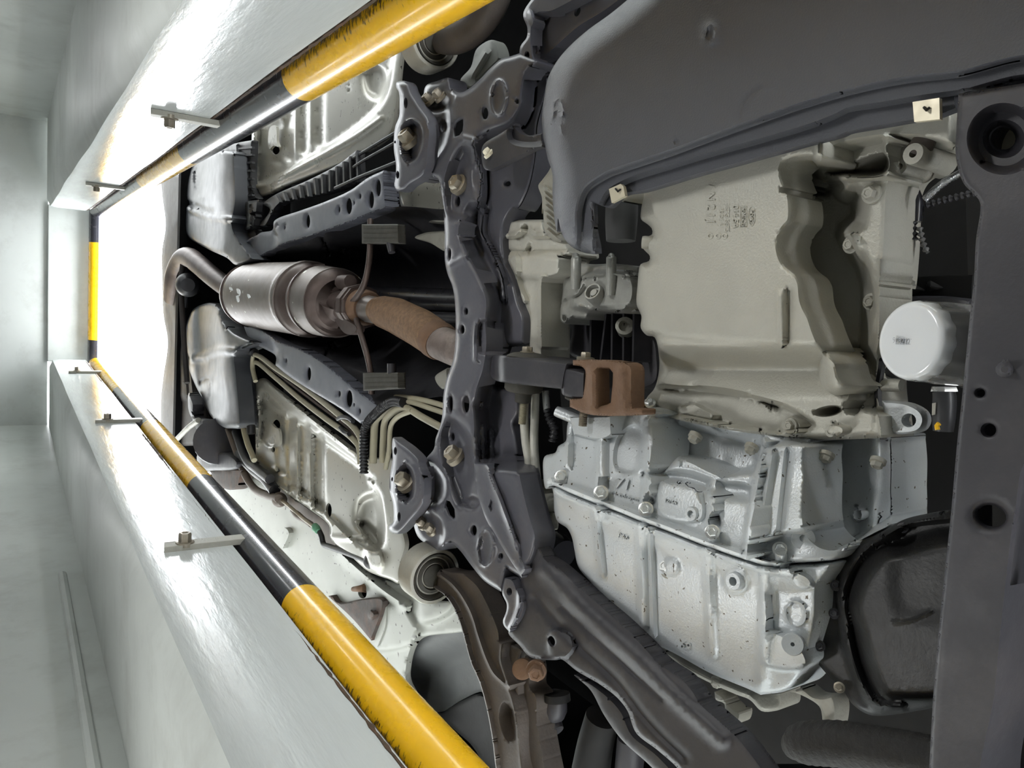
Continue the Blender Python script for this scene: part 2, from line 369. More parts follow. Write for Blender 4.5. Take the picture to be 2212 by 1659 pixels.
DIRTYALU = mat('dirty_aluminium', srgb(164, 162, 152), .55, metal=.3, var=.1, scale=14, bump=.3, bscale=320, dirt=(srgb(100, 95, 84), .4, 12))
ZINC = mat('bolt_zinc', srgb(150, 142, 128), .42, metal=.6, var=.18, scale=60, dirt=(srgb(110, 92, 70), .4, 40))
BRIGHTZINC = mat('bright_bolt', srgb(205, 206, 204), .3, metal=.7, var=.1, scale=60)
RUSTYIRON = mat('rusty_iron', srgb(110, 84, 64), .8, var=.18, scale=40, bump=.35, bscale=300, dirt=(srgb(80, 62, 52), .4, 18))
BODY = mat('silver_body_paint', srgb(166, 164, 154), .30, metal=.3, var=.04, scale=6, coat=.3, speck=(srgb(60, 56, 50), .03, 90))
BODYLIGHT = mat('pale_body_paint', srgb(154, 156, 149), .42, var=.05, scale=6, speck=(srgb(60, 56, 50), .05, 70))
EXH = mat('exhaust_steel', srgb(128, 120, 116), .45, metal=.55, var=.12, scale=14, dirt=(srgb(96, 82, 74), .45, 9), speck=(srgb(220, 220, 214), .0, 40))
EXHDARK = mat('heat_tinted_steel', srgb(92, 80, 76), .5, metal=.5, var=.18, scale=18, dirt=(srgb(70, 52, 44), .5, 12))
FLEX = mat('braided_flex', srgb(120, 92, 66), .7, metal=.2, var=.3, scale=120, bump=.9, bscale=420)
BEIGE = mat('coated_line', srgb(164, 158, 136), .5, var=.1, scale=20, dirt=(srgb(110, 100, 80), .3, 20))
WHITE = mat('white_enamel', srgb(228, 231, 234), .16, var=.02, scale=6, coat=.6)
CHROME = mat('bare_tinplate', srgb(214, 214, 212), .24, metal=.7, var=.06, scale=20)
FOIL = mat('foil_sleeve', srgb(180, 182, 186), .25, metal=.8, var=.2, scale=60, bump=.8, bscale=120)
SHIELD = mat('dusty_heat_shield', srgb(60, 60, 64), .5, metal=.3, var=.15, scale=12, dirt=(srgb(86, 80, 76), .35, 9))
CREAMCLIP = mat('cream_clip', srgb(214, 206, 184), .4, metal=.3, var=.06, scale=40)
TANK = mat('tank_plastic', srgb(64, 66, 71), .42, var=.08, scale=8, dirt=(srgb(100, 98, 96), .25, 7))
INK = mat('grey_ink', srgb(184, 186, 192), .4, var=.02)
GREEN = mat('green_seal', srgb(96, 150, 120), .5, var=.1)
# ================================================================ the pit: lower walls, overhanging rim beams, workshop floor
HB, HU = 0.178-0.0, 0.165                  # heights above the camera: beam lower edge, overhang underside
XL, XR, YE = -0.352, 0.528, 5.25           # slot faces
WL, WR = -0.84, 0.93                       # lower pit walls
Y0 = -2.2; ZB = -1.95
def W3(x, y, h): return (x, y, h+CAMZ)
mk('floor', box((WL-.3, Y0, ZB-.1), (WR+.3, YE+.3, ZB)), PITFLOOR, kind='structure', bevel=0)
mk('wall_left', box((WL-.35, Y0, ZB), (WL, YE+.6, HU+CAMZ+.02)), PAINT, kind='structure')
mk('wall_right', box((WR, Y0, ZB), (WR+.35, YE+.6, HU+CAMZ+.035)), PAINT, kind='structure')
mk('wall_far', box((WL-.35, YE+.02, ZB), (WR+.35, YE+.6, HB+CAMZ)), PAINT, kind='structure')
mk('wall_near', box((WL-.35, Y0-.35, ZB), (WR+.35, Y0, -.02)), PITFLOOR, kind='structure')
def beam(name, xin, xout, h0, h1, y0, y1):
    """Concrete rim beam: chamfered drip edge, glossy inner face; section extruded along the pit, gently uneven."""
    s = 1 if xout > xin else -1
    sec = [(xin, h1), (xin, h0+.03), (xin+s*.006, h0+.004), (xin+s*.045, h0-.012), (xout, h0-.012), (xout, h1)]
    ys = np.linspace(y0, y1, 90); V = []; n = len(sec)
    for i, y in enumerate(ys):
        wob = .0012*math.sin(y*3.1)+.0008*math.sin(y*7.7+1)
        V += [W3(x+(wob if k in (0, 1, 2) else 0), y, h+(wob*.8 if k in (2, 3) else 0)) for k, (x, h) in enumerate(sec)]
    Fc = [(i*n+k, i*n+(k+1) % n, (i+1)*n+(k+1) % n, (i+1)*n+k) for i in range(len(ys)-1) for k in range(n)]
    Fc += [tuple(range(n)), tuple((len(ys)-1)*n+k for k in range(n-1, -1, -1))]
    o = mk(name, (np.array(V), Fc), GLOSS, kind='structure', angle=25); o.data.materials.append(PAINT)
    for p in o.data.polygons:
        if p.normal.z < -.8: p.material_index = 1
    return o
beam('trim_1', XL, WL-.35, .182, .364, Y0, YE-.05)
beam('trim_2', XR, WR+.35, .198, .372, Y0, YE-.05)
mk('trim_3', box(W3(XL-.02, YE, .175), W3(XR+.02, YE+.6, .405)), PAINT, kind='structure', bevel=.006)
mk('trim_4', join(tube([W3(WR-.004, Y0, .13), W3(WR-.004, 2.6, .13)], .012, 8), tube([W3(WR-.006, Y0, .10), W3(WR-.006, 1.2, .10)], .009, 8)), PAINT, kind='structure')
G0 = .43+CAMZ
mk('ground', box((-6, Y0-3, G0-.04), (XL-.03, YE+8, G0+.012)), CONC, kind='structure')
mk('ground.001', box((XR+.06, Y0-3, G0-.04), (6, YE+8, G0+.012)), CONC, kind='structure')
mk('ground.002', box((XL-.03, YE+.03, G0-.04), (XR+.06, YE+8, G0+.012)), CONC, kind='structure')
mk('ground.003', box((XL-.03, Y0-3, G0-.04), (XR+.06, Y0-.35, G0+.012)), CONC, kind='structure')

# ---------------------------------------------------------------- striped steel tubes along the pit rim
TR = .038; HT = .42
def rail(label, x, bands, side, name='rim_rail', axis='y', y=None):
    p0 = (x, (bands[0][0]+bands[-1][1])/2, HT+CAMZ-TR) if axis == 'y' else ((bands[0][0]+bands[-1][1])/2, y, HT+CAMZ-TR)
    t = thing(name, label, 'rail', p0, 'yellow and black tubes round the pit rim')
    for a, b, c in bands:
        nm = 'yellow_band' if c == 'y' else 'black_band'
        pts = [W3(x, a, HT), W3(x, b, HT)] if axis == 'y' else [W3(a, y, HT), W3(b, y, HT)]
        mk(nm, tube(pts, TR, 40), (YEL if side == 0 else yellow('yellow_paint_worn_%s' % ('a' if side < 0 else 'b'), (-.5, 0, -.866) if side < 0 else (.5, 0, -.866))) if c == 'y' else BLK, t)
    return t
def ypx(px, py): return float(P(px, py, HT)[1])
tx, bx = -.357, .546
y1 = ypx(655, 195); y2 = ypx(415, 312); y3 = ypx(318, 372); y4 = ypx(262, 405)
rl = rail('striped tube on the rim by the undertray side, long yellow band nearest', tx, [(Y0, y1, 'y'), (y1, y2, 'b'), (y2, y3, 'y'), (y3, YE-.09, 'b')], -1)
q1 = ypx(655, 1297); q2 = ypx(437, 1060); q3 = ypx(328, 937); q4 = ypx(262, 870)
rr = rail('striped tube on the rim by the transmission side, wide yellow band at the camera end', bx, [(Y0, q1, 'y'), (q1, q2, 'b'), (q2, q3, 'y'), (q3, q4, 'b'), (q4, YE-.13, 'y')], 1)
ea = at_y(195, 523, YE-.045)[0]; eb = at_y(203, 734, YE-.045)[0]
re_ = rail('short striped tube across the far end of the pit, yellow in the middle', 0, [(tx-.03, ea, 'b'), (ea, eb, 'y'), (eb, bx+.03, 'b')], 0, axis='x', y=YE-.045)
def worn(x, parent, t0, t1, rag):
    """Bare rusty steel where the paint has worn off the beam side of the tube: a thin scale hugging it, ragged along its edge."""
    ys = np.arange(.15, YE-.1, .012); V = []; n = 7; k = 0.
    for i, y in enumerate(ys):
        k = .75*k+RNG.normal(0, rag*.6); e = t1+k+RNG.normal(0, rag*.5)
        for j in range(n):
            th = math.radians(t0+(e-t0)*j/(n-1)); r = TR+(.0012 if 0 < j < n-1 else .0002); V.append(W3(x+r*math.cos(th), y, HT+r*math.sin(th)))
    Fc = [(i*n+j, i*n+j+1, (i+1)*n+j+1, (i+1)*n+j) for i in range(len(ys)-1) for j in range(n-1)]
    return mk('rust_strip', (np.array(V), Fc), RUST, parent, label='flaking rust-brown strip along the underside of the tube')
worn(tx, rl, -160, -103, 3.0); worn(bx, rr, -30, -61, 1.6)
def debris(x, parent, s):
    ys = np.arange(.25, YE-.1, .016); V = []
    for y in ys:
        a = abs(RNG.normal(0, .0015)); V += [W3(x-s*.0005, y, .367-a), W3(x+s*.03, y, .367), W3(x+s*.03, y, .376), W3(x+s*(.003-a*.5), y, .374)]
    n = 4; Fc = [(i*n+k, i*n+(k+1) % n, (i+1)*n+(k+1) % n, (i+1)*n+k) for i in range(len(ys)-1) for k in range(n)]
    Fc += [(0, 1, 2, 3), tuple((len(ys)-1)*n+k for k in (3, 2, 1, 0))]
    return mk('packed_dirt', (np.array(V), Fc), RUST, parent)
debris(XL, rl, -1); debris(XR, rr, 1)
def strap(label, x, y, s, tilt=0):
    """Flat steel strap bolted to the beam face, welded to the tube."""
    t = thing('rail_strap', label, 'bracket', W3(x, y, .30), 'flat steel straps holding the rim tubes')
    xx = x-s*.008
    mk('strap', prism([W3(xx-s*.004, y-.016, .245), W3(xx-s*.004, y+.016, .250), W3(xx-s*.004, y+.016, .40), W3(xx-s*.004, y-.016, .40)], (s*.012, 0, 0)), DIRTYALU, t, bevel=.001)
    mk('nut', hexbolt(W3(xx-s*.004, y, .285), (-s, 0, 0), .012, .02), ZINC, t)
sl = [float(at_x(430, 255, XL)[1]), float(at_x(235, 400, XL)[1])]
sr = [float(at_x(440, 1180, XR)[1]), float(at_x(255, 912, XR)[1]), float(at_x(185, 806, XR)[1])]
strap('steel strap with a nut on the bright beam by the undertray side, nearest of two', XL, sl[0], -1)
strap('steel strap lost in glare near the far end of the undertray side beam', XL, sl[1], -1)
strap('steel strap with a square nut below the black band on the transmission side beam', XR, sr[0], 1)
strap('steel strap in glare midway along the transmission side beam', XR, sr[1], 1)
strap('small steel strap at the far corner of the transmission side beam', XR, min(sr[2], YE-.15), 1)

mk('wall_left.001', box((-6.2, Y0-3, G0), (-6, YE+8, 3.2)), PAINT, kind='structure'); mk('wall_right.001', box((6, Y0-3, G0), (6.2, YE+8, 3.2)), PAINT, kind='structure')
# ================================================================ plastic engine undertray
HTRAY = .548
ridge1 = z('v3', (300, 995), (300, 900), (330, 815), (420, 752), (500, 722), (700, 655), (900, 580), (1080, 515), (1300, 440), (1500, 385), (1700, 345), (1920, 320), (2300, 272))
ridge2 = z('v3', (372, 990), (385, 920), (420, 835), (500, 782), (700, 715), (900, 655), (1100, 600), (1300, 540), (1420, 492), (1450, 475), (1600, 450), (1740, 425), (1930, 398), (2300, 350))
tray_out = z('v3', (560, -45, 0), (440, 55), (330, 135), (250, 208), (200, 270), (165, 340), (150, 420), (140, 500), (145, 580), (165, 680), (185, 745), (186, 830), (192, 920), (205, 995)) + \
    z('u3', (1310, 80), (1340, 200), (1400, 290), (1480, 340), (1560, 362), (1628, 356, 0), (1625, 300), (1607, 220), (1590, 100), (1588, 10)) + \
    z('v3', (365, 960), (362, 870, 0), (400, 885), (432, 893), (492, 840), (580, 824), (800, 757), (1000, 702), (1250, 632), (1430, 583), (1452, 572), (1600, 545), (1740, 520), (1850, 500, 0), (1925, 470, 0), (1925, 398), (2060, 382), (2300, 345, 0), (2300, -45, 0))
low1 = ridge1 + z('v3', (2300, 900), (1000, 995), (400, 1200), (302, 1080))
low2 = ridge2 + z('v3', (2300, 900), (1000, 995), (420, 1200), (372, 1080))
tray = thing('engine_undertray', 'large dark grey plastic engine undertray with a stepped rim beside the oil pan', 'undertray', P(1700, 150, HTRAY))
mk('tray_panel', relief(tray_out, HTRAY, [zone(low1, .012, 16), zone(low2, .012, 12), edge(z('v3', (560, -45), (440, 55), (330, 135), (250, 208), (200, 270), (165, 340), (150, 420), (140, 500), (145, 580), (165, 680), (185, 745), (186, 830), (192, 920), (205, 995)) + z('u3', (1340, 200), (1400, 290), (1480, 340), (1560, 362)), 52, .034), bump(1535, 72, 26, 36, -.003, .6), bump(1533, 74, 11, 22, .003, .6, 10),
    line(z('v3', (995, 505), (1000, 450), (1050, 395), (1080, 380)), 5, .0007), bump(1100+.5027*720, .5027*610, 8, 8, .0015),
    line(z('v3', (190, 500), (192, 445), (210, 425), (228, 450), (230, 495)), 3.5, -.0015), line(z('v3', (213, 478), (226, 500), (238, 478)), 3.5, -.0015, smooth=False),
    line(z('v3', (190, 478), (180, 535)), 3, -.0012), line(z('v3', (172, 570), (180, 602)), 3, -.0012), line(z('v3', (222, 545), (226, 570)), 3, -.0012)],
    
    .006, 8, roll=(4, .002)), PLASTIC, tray, bevel=0)
def clip(pts, h, label=None):
    g = relief([(p[0], p[1], 0) for p in pts], h, [], .004, 6, ds=6); o = mk('clip', g, CREAMCLIP, tray, label=label)
    c = np.mean(np.array(pts), 0); mk('clip_barb', tube(pxp([(c[0]-5, c[1]-6, h-.0006), (c[0], c[1]+0, h-.003), (c[0]+6, c[1]-5, h-.0006)]), .0011, 6), BLACKPLASTIC, o)
clip(z('v3', (428, 812), (478, 790), (490, 800), (498, 842), (440, 872)), HTRAY+.012, 'small cream metal clip on the tray rim')
clip(z('v3', (1733, 438), (1848, 420), (1850, 512), (1740, 524)), HTRAY+.012, 'larger cream metal clip on the tray rim')

# ================================================================ front crossmember with its round pad
HX = .55
xm = thing('front_crossmember', 'dark steel crossmember with punched holes running across beside the oil filter', 'crossmember', P(2120, 900, HX))
xo = [(2070, 203, 0), (2330, 160, 0), (2330, 1760, 0), (2001, 1760, 0), (2007, 1659), (2018, 1472), (2035, 1289), (2055, 1100), (2067, 962), (2078, 859), (2096, 675), (2104, 600), (2108, 520), (2117, 438)] + z('u8', (1300, 862), (1230, 790), (1190, 690), (1168, 560), (1178, 330))
xh = [oval(2168, 300, 26, 23, 0), oval(2117, 849, 11, 9), oval(2136, 929, 16, 14), oval(2140, 1115, 34, 24, 12)]
mk('crossmember_beam', relief(xo, HX, [zone([(2215, 1100), (2189, 1307), (2171, 1490), (2146, 1760), (2330, 1760), (2330, 1000), (2240, 1000)], .10, 44), bump(2168, 300, 80, 78, .016, .25), bump(2168, 300, 46, 42, .012, .3),
    bump(2170, 798, 20, 18, -.004, .4), bump(2170, 798, 12, 11, -.003, .3), bump(2140, 1115, 50, 40, .005, .6), line([(2066, 240), (2070, 300), (2066, 250)], 6, .002)],
    .06, 9, xh, roll=(10, .006), hole_roll=(6, .003), sheet=.004), DARKCOAT, xm)
mk('inner_plate', relief([(2140, 280, 0), (2230, 280, 0), (2230, 345, 0), (2140, 345, 0)], HX+.05, [], .004, 12), CREAMCLIP, xm, label='cream metal seen through the hole of the pad')

# ================================================================ cast oil pan
pan_out = z('u6', (-20, 430), (125, 378), (112, 470), (110, 548), (150, 580), (182, 610), (186, 650), (125, 680), (113, 730), (138, 765), (170, 800), (165, 832), (108, 855), (94, 905), (86, 1000), (80, 1130), (112, 1210), (108, 1290), (150, 1342), (200, 1352), (232, 1480), (230, 1600)) + \
    [(1413, 840), (1398, 858), (1392, 874), (1405, 886), (1470, 908), (1560, 926), (1660, 941), (1760, 951), (1840, 949, 0), (1908, 946, 0), (1900, 880), (1896, 841), (1903, 700), (1905, 600)] + \
    z('u6', (1772, 1000), (1800, 760), (1815, 420), (1822, 330), (1870, 240), (1950, 190)) + z('u8', (830, 690), (905, 660), (940, 600), (980, 560), (1130, 560), (1180, 540, 0), (1180, 180, 0)) + [(1900, 215, 0), (1500, 300, 0), (1340, 380, 0)]
HP = .595
sump = z('u6', (-100, 200), (1120, 200), (1180, 400), (1175, 580), (1120, 650), (1098, 720), (1125, 820), (1205, 890), (1245, 970), (1262, 1100), (1310, 1200), (1335, 1300), (1315, 1405), (1265, 1447), (900, 1405), (300, 1360), (-100, 1360))
shallow = z('u6', (1120, 200), (1180, 400), (1175, 580), (1120, 650), (1098, 720), (1125, 820), (1205, 890), (1245, 970), (1262, 1100), (1310, 1200), (1340, 1290), (1400, 1420), (1480, 1510), (1520, 1620), (1640, 1500), (1680, 1200), (1640, 900), (1560, 760), (1500, 640), (1590, 560), (1590, 380), (1490, 370), (1400, 200))
flange_zone = z('u6', (1400, 100), (1500, 370), (1590, 400), (1590, 560), (1560, 640), (1620, 820), (1640, 1000), (1690, 1200), (1670, 1420), (1620, 1640), (1560, 1800), (2300, 1800), (2300, 100))
def pan_h(xy):
    h = np.full(len(xy), HP)
    y = xy[:, 1]; x = xy[:, 0]
    h += .055*sst((y-738)/(800-738))*(1-.35*sst((y-800)/70))           # side wall towards the gearbox, then flattening to the flange
    return h
oil = thing('oil_pan', 'beige cast aluminium oil pan with a deep sump and embossed casting marks', 'oil pan', P(1600, 600, HP))
pan_feats = [zone(shallow, .10, 46), zone(flange_zone, .03, 20), bump(1740, 413, 62, 13, .05, .6, 3), zone(z('u6', (1370, 200), (1540, 180), (1780, 110), (1785, 225), (1420, 235)), .05, 9),
    line(z('u6', (1330, 30), (1335, 240), (1400, 260), (1780, 240)), 13, -.02), line(z('u6', (1790, 0), (1800, 240)), 12, -.02), line(z('u6', (1060, 1060), (1070, 1400)), 10, -.004), line(z('u6', (1120, 1040), (1110, 1390)), 9, .005),
    dome(1812, 802, 44, 52, -.055), zone([(1395, 838), (1470, 838), (1560, 846), (1640, 862), (1700, 880), (1760, 920), (1660, 934), (1470, 900), (1395, 884)], .028, 12),
    line([(1410, 845), (1500, 838), (1600, 850), (1680, 880)], 6, .01), bump(1710, 922, 26, 22, -.02, .3), bump(1805, 930, 22, 14, -.018, .3), bump(1790, 888, 34, 12, .05, .5, -8), bump(1842, 880, 20, 18, .05, .4),
    line([(1470, 905), (1560, 921), (1660, 936), (1700, 938)], 9, -.012), zone([(1465, 880), (1500, 872), (1545, 896), (1540, 915), (1470, 905)], -.012, 5, False), line([(1902, 560), (1899, 700), (1893, 841), (1903, 940)], 5, -.012),
    zone([(1830, 948), (1850, 900), (1870, 880), (1905, 880), (1908, 948)], -.006, 8, False), line(z('u6', (140, 1345), (700, 1385), (1000, 1412), (1260, 1448)), 10, .002)]
mk('pan_body', relief(pan_out, pan_h, pan_feats, .05, 7, roll=(20, .02)), PANMETAL, oil, angle=75)
pan_s = surf(pan_h, pan_feats)
def hb(px, py, h, rpx, parent, m=ZINC, axis=(0, 0, -1), hgt=1.0, flange=1.45, name='bolt', label=None, turn=.3):
    r = rpx*S(px, py, h); return mk(name, hexbolt(P(px, py, h), axis, r, r*hgt, flange, turn), m, parent, label=label, fix=False)
def boss(px, py, h, rpx, length, parent, m, hole=.5, axis=(0, 0, -1), name='boss', depth=.6, label=None):
    """Round cast boss with a recessed hole, standing along axis from a seat above."""
    s = S(px, py, h); r = rpx*s; c = P(px, py, h)
    a = np.array(axis, float); c = c-a*length
    return mk(name, lathe(c, a, [(r*1.12, 0), (r, length*.35), (r, length*.93), (r*.93, length), (r*hole, length), (r*hole*.9, length*(1-depth)), (r*hole*.2, length*(1-depth))], 24), m, parent, label=label, angle=35)
for px, py, rp in ((1882, 418, 15), (1838, 529, 13), (1882, 652, 13), (1863, 850, 13)): hb(px, py, pan_s(px, py)-.002, rp, oil, DIRTYALU)
hb(1403, 872, pan_s(1408, 872)-.006, 10, oil, BRIGHTZINC, (-.75, -.2, -.6)); hb(1708, 919, pan_s(1708, 919)-.002, 11, oil, DIRTYALU)
boss(1793, 932, .618, 13, .03, oil, DIRTYALU); boss(1972, 332, .60, 24, .05, oil, DIRTYALU, .35); boss(1943, 360, .62, 18, .04, oil, DIRTYALU, .4)
boss(1400, 524, .60, 14, .03, oil, DIRTYALU, .4, (0, .6, -.5))
gk = mk('gasket', tube(pxp(z('u6', (1822, 330), (1815, 420), (1800, 760), (1778, 1000))+z('v1', (690, 0), (640, 640), (612, 800), (615, 900), (648, 1060), (650, 1160)), .662), .0035, 6), BLACKPLASTIC, oil, label='black gasket line along the pan flange')
def emboss(parent, txt, px, py, size_px, h, ang, m, depth=.0012, name='casting_mark', aspect=1.0, label=None):
    """Raised or printed lettering lying in the horizontal plane h, its baseline running at the image angle ang (degrees, clockwise)."""
    cu = bpy.data.curves.new(name, 'FONT'); cu.body = txt; cu.size = 1; cu.align_x = 'CENTER'; cu.align_y = 'CENTER'; cu.resolution_u = 3; cu.extrude = 0
    tmp = bpy.data.objects.new('tmp', cu); COL.objects.link(tmp); dg = bpy.context.evaluated_depsgraph_get(); me = bpy.data.meshes.new_from_object(tmp.evaluated_get(dg))
    v = np.array([tuple(q.co) for q in me.vertices]); fc = [tuple(p.vertices) for p in me.polygons]; bpy.data.objects.remove(tmp); bpy.data.meshes.remove(me)
    c, s = math.cos(math.radians(ang)), math.sin(math.radians(ang)); u = v[:, 0]*size_px*aspect; d = -v[:, 1]*size_px
    x, y = px+u*c-d*s, py+u*s+d*c; hh = h(np.c_[x, y]) if callable(h) else np.full(len(x), h)
    A = P(x, y, hh-depth); B = P(x, y, hh+.001); n = len(A); ed = {}
    for f in fc:
        for k in range(len(f)): ed[(f[k], f[(k+1) % len(f)])] = 1
    side = [(a, b, b+n, a+n) for (a, b) in ed if (b, a) not in ed]
    return mk(name, (np.concatenate([A, B]), fc+side), m, parent, label=label)
def outline_mark(parent, pts, h, m, r=.0009, closed=True, name='casting_mark'):
    p = list(pts); p = p+[p[0]] if closed else p
    hh = h(np.array(p)) if callable(h) else np.full(len(p), h)
    return mk(name, tube([P(a[0], a[1], k) for a, k in zip(p, hh)], r, 6, smooth=False), m, parent)
outline_mark(oil, oval(1624, 467, 7, 21, 0, 16), HP, PANMETAL); emboss(oil, 'Ford', 1624, 467, 14, HP, 90, PANMETAL, aspect=1.1)
outline_mark(oil, [(1600, 446), (1613, 446), (1613, 490), (1600, 490)], HP, PANMETAL); emboss(oil, 'FoMoCo', 1606, 468, 13, HP, 90, PANMETAL, aspect=.85)
emboss(oil, '014 5A', 1588, 468, 17, HP, 90, PANMETAL); emboss(oil, '1S7G 6675', 1570, 470, 14, HP, 90, PANMETAL, .0006); emboss(oil, '1E 24 A', 1558, 468, 12, HP, 90, PANMETAL, .0006)
emboss(oil, '( N 2 I J', 1534, 440, 26, HP, 90, PANMETAL, .0012)
for k, px in enumerate((1535, 1552, 1566)): outline_mark(oil, oval(px, 510, 5, 5, 0, 10), HP, PANMETAL, .0012)

# ================================================================ oil filter
HFI = .585
fc = P(1962, 735, HFI); fr = 90*S(1972, 735, HFI)
fl = thing('oil_filter', 'white fluted canister oil filter with a printed number on its end', 'oil filter', fc)
ax = np.array([.02, -.22, .97])
flute = lambda a, i: 1-.024*(1+math.cos(a*15)) if i in (5, 6, 7) else 1
mk('end_cap', lathe(fc, ax, [(fr*.3, 0), (fr*.78, 0), (fr*.84, .0003), (fr*.90, .0012), (fr*.95, .0035), (fr*.985, .008), (fr*.99, .013), (fr*.97, .014)], 75, scal=flute), WHITE, fl, angle=55)
flute2 = lambda a, i: 1-.024*(1+math.cos(a*15)) if i in (0, 1, 2) else 1
mk('canister', lathe(fc, ax, [(fr*.985, .012), (fr*1.0, .016), (fr*1.0, .026), (fr*1.015, .034), (fr*1.02, .070), (fr*1.10, .074), (fr*1.11, .084), (fr*.95, .09)], 75, scal=flute2), CHROME, fl, label='shiny bare metal body of the filter behind the white end', angle=50)
emboss(fl, '908232314', 1956, 738, 19, HFI-.0002, 6, INK, .0004, 'printed_number', .66)
# ================================================================ gearbox: upper case, lower case, ribs, bolts, plugs
seam = z('u5', (130, 470), (260, 520), (430, 590), (590, 650), (740, 712), (900, 770), (1180, 880), (1320, 930), (1450, 972), (1640, 1020), (1750, 1040))
seam_px = np.array(curve(seam, False, 6))
g_up = z('u4', (1318, 110), (1325, 190), (1415, 212), (1390, 230), (1380, 300), (1372, 380), (1312, 420), (1290, 470), (1205, 500), (1192, 640), (1215, 760)) + z('u5', (130, 470), (260, 523), (430, 592), (590, 652), (740, 714), (900, 772), (1180, 882), (1320, 932), (1450, 975), (1640, 1025), (1760, 1000, 0), (1990, 985)) + \
    [(1808, 1207), (1850, 1172), (1890, 1150), (1925, 1128), (1930, 1050), (1930, 985), (1922, 942)] + [(1908, 940), (1840, 943), (1760, 945), (1660, 936), (1560, 921), (1470, 902), (1400, 880), (1350, 896), (1240, 896)]
HG = .592
recess = z('u5', (835, 385), (900, 360), (1000, 275), (1080, 290), (1200, 350), (1320, 395), (1420, 380), (1520, 360), (1590, 160), (1400, 110), (1000, 10), (860, 20), (845, 200))
slope_z = z('u5', (760, 385), (900, 380), (1050, 378), (1250, 440), (1510, 490), (1500, 560), (1300, 540), (1100, 470), (900, 430))
deep = [(1755, 955), (1745, 1040), (1748, 1150), (1790, 1180), (1900, 1140), (1945, 1100), (1950, 960)]
def g_up_h(xy):
    d = seg_dist(xy, seam_px); return HG+.045*sst(d/260)
up_feats = [zone(recess, .045, 16), zone(slope_z, .014, 18), zone(deep, .06, 18), line(seam, 15, -.012, .5),
    zone(z('u5', (1600, 230), (1680, 190), (1870, 195), (1895, 300), (1880, 760), (1700, 800), (1500, 880), (1470, 860), (1530, 500)), -.026, 16), line(z('u5', (1640, 250), (1545, 840)), 9, -.008), line(z('u5', (1750, 240), (1690, 800)), 10, .006),
    line(z('u5', (1585, 170), (1520, 480), (1460, 960)), 7, -.026, .5, False),
    line(z('u5', (475, 120), (470, 510)), 14, -.010), line(z('u5', (790, 30), (800, 250), (790, 620)), 15, -.012), line(z('u5', (1235, 470), (1225, 790)), 15, -.012), line(z('u5', (250, 40), (240, 330)), 10, -.008),
    line(z('u5', (1010, 30), (1005, 330)), 4, -.004), zone(z('u5', (590, 150), (690, 60), (740, 90), (700, 380), (575, 350)), .006, 8), line(z('u5', (1000, 30), (1585, 175)), 12, -.02),
    bump(*z('u5', (490, 470))[0], 13, 20, .012, .4), bump(*z('u5', (800, 590))[0], 14, 22, .014, .4), bump(*z('u5', (1245, 720))[0], 15, 24, .014, .4),
    zone(z('u5', (870, 470), (920, 440), (1130, 500), (1160, 700), (1030, 720), (870, 660)), -.005, 8),
    line([(1785, 1000), (1775, 1080), (1780, 1150)], 22, -.016, .95), line([(1890, 950), (1895, 1050), (1885, 1140)], 34, -.016, .95), bump(1852, 1112, 14, 18, -.02, .3), bump(1852, 1112, 8, 11, .03, .3)]
up_s = surf(g_up_h, up_feats)
gb = thing('gearbox', 'light grey cast aluminium gearbox in two bolted halves below the oil pan', 'gearbox', P(1480, 1150, HG))
mk('upper_case', relief(g_up, g_up_h, up_feats, .06, 7, roll=(9, .01)), ALU, gb, angle=75)
g_lo = z('u5', (140, 478), (260, 530), (430, 600), (590, 660), (740, 722), (900, 780), (1180, 890), (1320, 940), (1450, 983), (1640, 1030), (1760, 1010, 0), (1985, 1000)) + [(1797, 1216), (1792, 1232), (1770, 1263), (1766, 1326), (1757, 1380), (1752, 1416), (1746, 1440), (1732, 1456), (1703, 1490), (1643, 1501, 0), (1620, 1490), (1532, 1453), (1469, 1418), (1396, 1380), (1380, 1368), (1311, 1299), (1276, 1258), (1249, 1224), (1241, 1189), (1235, 1160), (1225, 1141), (1205, 1127), (1198, 1108), (1196, 1070)]
def g_lo_h(xy):
    d = seg_dist(xy, seam_px); return HG+.002+.05*sst((d-60)/430)+.012*sst(d/60)
lo_feats = [line([(a+3, b+9) for a, b in seam], 12, -.010, .5)]
for a, b, wd in (((430, 620), (480, 1080), 10), ((740, 730), (760, 1420), 13), ((800, 760), (830, 1500), 5), ((1200, 900), (1230, 1620), 15), ((1580, 1040), (1590, 1500), 14)): lo_feats.append(line(z('u5', a, b), wd, -.007, .9, False))
lo_feats += [line(z('u5', (440, 640), (490, 680)), 14, -.008), bump(*z('u5', (1390, 1120))[0], 30, 32, -.004, .3), bump(*z('u5', (950, 1025))[0], 20, 22, -.003, .3),
    line(oval(*z('u5', (1800, 1345))[0], 22, 28, -10), 4, -.003, .8), line(z('u5', (1735, 1290), (1760, 1265), (1810, 1275)), 3, .004, .8, False), zone(z('u5', (1790, 1060), (1890, 1100), (1910, 1150), (1850, 1180), (1790, 1150)), -.006, 8),
    zone(z('u5', (1580, 1500), (1640, 1470), (1840, 1590), (1870, 1700), (1600, 1700)), -.012, 8), line(z('u5', (1620, 1040), (1580, 1600), (1570, 1800)), 22, -.006, .9)]
mk('lower_case', relief(g_lo, g_lo_h, lo_feats, .05, 7, roll=(10, .012)), ALU, gb, angle=75)
